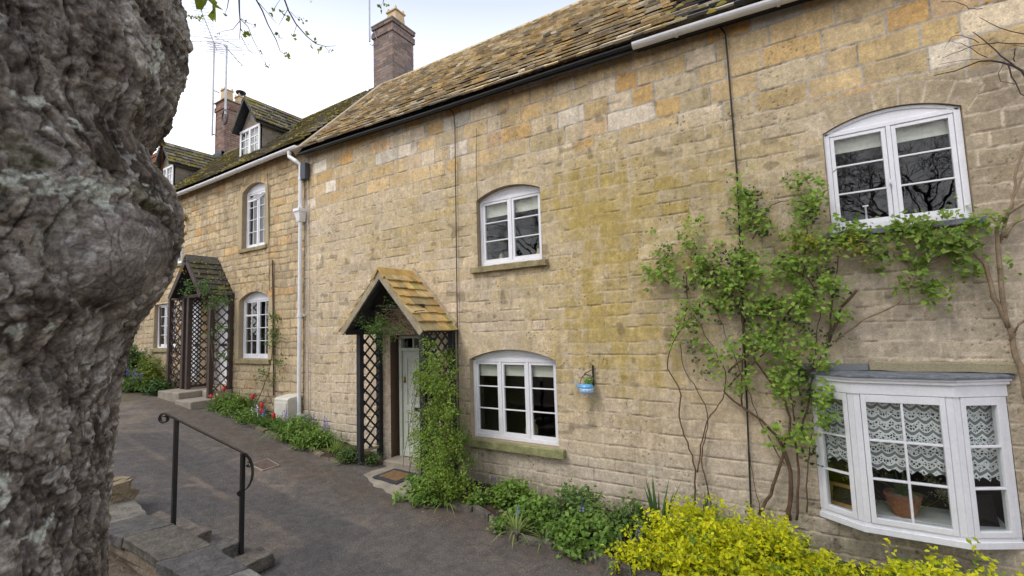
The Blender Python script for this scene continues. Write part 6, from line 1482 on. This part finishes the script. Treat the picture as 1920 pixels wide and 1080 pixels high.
b=MB(); b.tube([(kx+.08*math.cos(a)*1.0,ky,kz+.10+.115*math.sin(a)) for a in np.linspace(0,math.pi,14)],.004,5); b.build('handle',M['iron'],kt)
L=Leafs(); rosettes(L,np.array([kx+.02,ky,kz+.125])+RN.normal(0,.022,(16,3)),5,.01,.035,(.14,.28,.04),(.25,.4,.06),spread=.8); L.build('trailing_plant',kt)
nl=MB(); p=W(1131,675,-.02); nl.tube([(p[0]+.02,-.005,p[2]+.02),(p[0]+.02,-.05,p[2]+.02),(p[0],-.05,p[2]-.03)],.004,5); o=nl.build('wall_hook',M['iron']); tag(o,'small bent iron hook in the wall above right of the kettle','hook')
# ------------------------------------------------------------------ things on the bay window sill
pot=empty('potted_plant',(.69,.08,SB),'terracotta pot with a bulb plant in the middle of the bay window','potted plant')
b=MB(); cx_,cy_=.69,.08; b.lathe([(.075,SB+.002),(.105,SB+.06),(.125,SB+.14),(.128,SB+.165),(.138,SB+.170),(.138,SB+.195),(.126,SB+.197),(.12,SB+.175)],cx_,cy_,28); b.build('pot',M['terracotta'],pot,smooth=False)
b=MB(); b.lathe([(.118,SB+.165),(.11,SB+.182),(.02,SB+.186)],cx_,cy_,18); b.build('gravel',M['concrete'],pot)
L=Leafs(); blades(L,(cx_,cy_,SB+.18),30,.34,.02,(.10,.18,.06),(.18,.27,.09),.8,rad=.04); L.build('leaf_blades',pot)
def pframe(cx_,cy_,w_,h,rot,label,tilt=.22,m='picture'):
    t=empty('picture_frame',(cx_,cy_,SB+.003),label,'picture frame'); fr=.028
    def pl_(a,z,d): 
        y=d+z*tilt; return (cx_+a*math.cos(rot)-y*math.sin(rot),cy_+a*math.sin(rot)+y*math.cos(rot),SB+.004+z)
    def bx_(mb,a0,a1,z0,z1,d0,d1): mb.hexa([pl_(a0,z0,d0),pl_(a1,z0,d0),pl_(a1,z0,d1),pl_(a0,z0,d1),pl_(a0,z1,d0),pl_(a1,z1,d0),pl_(a1,z1,d1),pl_(a0,z1,d1)])
    b=MB(); bx_(b,-w_/2,-w_/2+fr,0,h,0,.02); bx_(b,w_/2-fr,w_/2,0,h,0,.02); bx_(b,-w_/2+fr,w_/2-fr,0,fr,0,.02); bx_(b,-w_/2+fr,w_/2-fr,h-fr,h,0,.02); b.build('frame',M[m],t)
    b=MB(); bx_(b,-w_/2+fr,w_/2-fr,fr,h-fr,.012,.018); b.build('picture',M['photo'],t)
pframe(.24,.05,.27,.20,-.5,'light oak picture frame at the left of the bay window'); pframe(.42,.02,.10,.24,1.0,'narrow wooden picture frame seen nearly edge on left of the pot',.25)
pframe(1.22,.10,.22,.24,.35,'black picture frame turned away at the right of the bay window',.2,'photo')
dfl=empty('dried_flowers',(.9,.22,SB),'dried cream flower sprays behind the pot in the bay window','dried flowers'); L=Leafs()
for (x,y,z,s_,n_) in ((.36,.16,.70,.07,34),(.30,.14,.66,.05,20),(.46,.15,.66,.05,24),(.95,.16,.66,.08,44),(1.0,.15,.57,.05,24),(.55,.2,.70,.06,20),(.9,.2,.72,.05,16)):
    rosettes(L,np.array([x,y,z])+RN.normal(0,s_*.6,(n_,3)),4,.008,.020,(.42,.40,.24),(.30,.30,.18),up=(0,-.8,.3),spread=.9)
L.build('flower_heads',dfl)
b=MB()
for (x,z) in ((.36,.68),(.46,.64),(.95,.66),(1.0,.56),(.55,.7)): b.tube([(.72+(x-.72)*.3,.26,SB),(.72+(x-.72)*.7,.22,(SB+z)/2),(x,.17,z)],.003,4)
b.build('stem',M['stem'],dfl)
vs_=empty('vase',(-3.36,.22,.64),'round patterned vase on the sill inside the lower three part window','vase')
sb=MB(); sb.box(-4.1,-2.85,.165,.34,.60,.635); sb.build('window_board',M['white'],cot)
b=MB(); b.lathe([(.05,.637),(.085,.68),(.095,.74),(.08,.80),(.06,.84),(.07,.87),(.06,.87)],-3.30,.235,20); b.build('vase_body',M['vase'],vs_,smooth=True)
sb=MB(); sb.box(-3.95,-2.95,.165,.34,3.13,3.165); sb.build('window_board',M['white'],cot)
for (x,lab,c_) in ((-3.72,'small pale ornament at the left of the upper middle window','vase'),(-3.08,'small cream ornament at the right of the upper middle window','clay')):
    b=MB(); b.lathe([(.03,3.167),(.045,3.19),(.05,3.22),(.03,3.26),(.028,3.29),(.012,3.31)],x,.235,14); o=b.build('ornament',M[c_],smooth=True); tag(o,lab,'ornament')
# ------------------------------------------------------------------ litter
L=Leafs(); n=3200
X_=RN.uniform(-10,2,n); Y_=-RN.uniform(.6,3.3,n); 
near=RN.rand(n)<.35; Y_[near]=-1.1-np.abs(RN.normal(0,.18,near.sum()))
Pl=np.stack([X_,Y_,G(X_,Y_)+.004],1); L.add(*leaves(Pl,.013,palette(n,(.18,.13,.09),(.36,.31,.24),.3),(0,0,1),.15,.7))
n=1400; X_=RN.uniform(-8,-2,n); Y_=RN.uniform(-5,-3.76,n); Pl=np.stack([X_,Y_,G(X_,Y_)+.012],1); L.add(*leaves(Pl,.035,palette(n,(.10,.06,.035),(.22,.15,.09),.4),(0,0,1),.4,.6))
o=L.build('leaf_litter',m='litter'); tag(o,'scattered dry leaf litter and grit on the lane and bank','leaf litter',kind='stuff')
L=Leafs(); p=GZ(237,1035,.24); blades(L,(p[0],p[1],g1(p[0],p[1])),26,.09,.012,(.12,.22,.03),(.2,.3,.05),.9,rad=.05); o=L.build('weed'); tag(o,'tiny green weed in the dirt in front of the low wall','weed')
# ------------------------------------------------------------------ what the windows reflect: trees across the bank
def bare_tree(x,y,h,seed,label,lean=0):
    t=empty('bare_tree',(x,y,g1(x,y)),label,'tree','bare trees across the bank behind the viewer'); rng=random.Random(seed); z=g1(x,y)
    m_=MB(); m_.tube([(x,y,z-.2),(x+.05,y,z+h*.16),(x+.1+lean,y,z+h*.3)],[.30,.24,.20],10,(.10,.085,.075)); m_.build('trunk',M['bark'],t,smooth=True,col=True)
    m_=MB()
    for k in range(7):
        an=k*.9+rng.random(); limb(m_,Vector((x+.1+lean,y,z+h*.29)),(math.cos(an)*.7,math.sin(an)*.7,1),.10,h*.25,6,rng,None,5,(.10,.085,.075),0,.65,.74,.006)
    m_.build('limbs',M['bark'],t,col=True)
bare_tree(4.2,-15.5,10,1,'bare spreading tree across the bank, reflected in the upper right window'); bare_tree(-11,-15,10,2,'bare tree across the bank, reflected in the upper middle window'); bare_tree(-2.5,-17,11,3,'bare tree across the bank between two others')
hd_=empty('hedge',(-8,-19,.9),'long dark hedge added out of view across the bank to darken the window reflections','hedge'); L=Leafs(); n=9000  # unseen hedge, added so the lower panes reflect something dark instead of sky
X_=RN.uniform(-42,26,n); Zh=RN.uniform(0,1,n); T_=2.6+1.0*fbm(X_*.35,X_*0,5); P=np.stack([X_,-19+RN.normal(0,.45,n),G(X_,X_*0-19)+Zh*T_],1); L.add(*leaves(P,.42,palette(n,(.035,.06,.02),(.08,.11,.035),.5),(0,.6,.5),.8,.8)); L.build('foliage',hd_)
m_=MB()
for x in np.arange(-42,26,1.4): m_.box(x,x+1.38,-19.4,-18.7,g1(x,-19)-.2,g1(x,-19)+2.1)
m_.build('hedge_core',M['soil'],hd_)
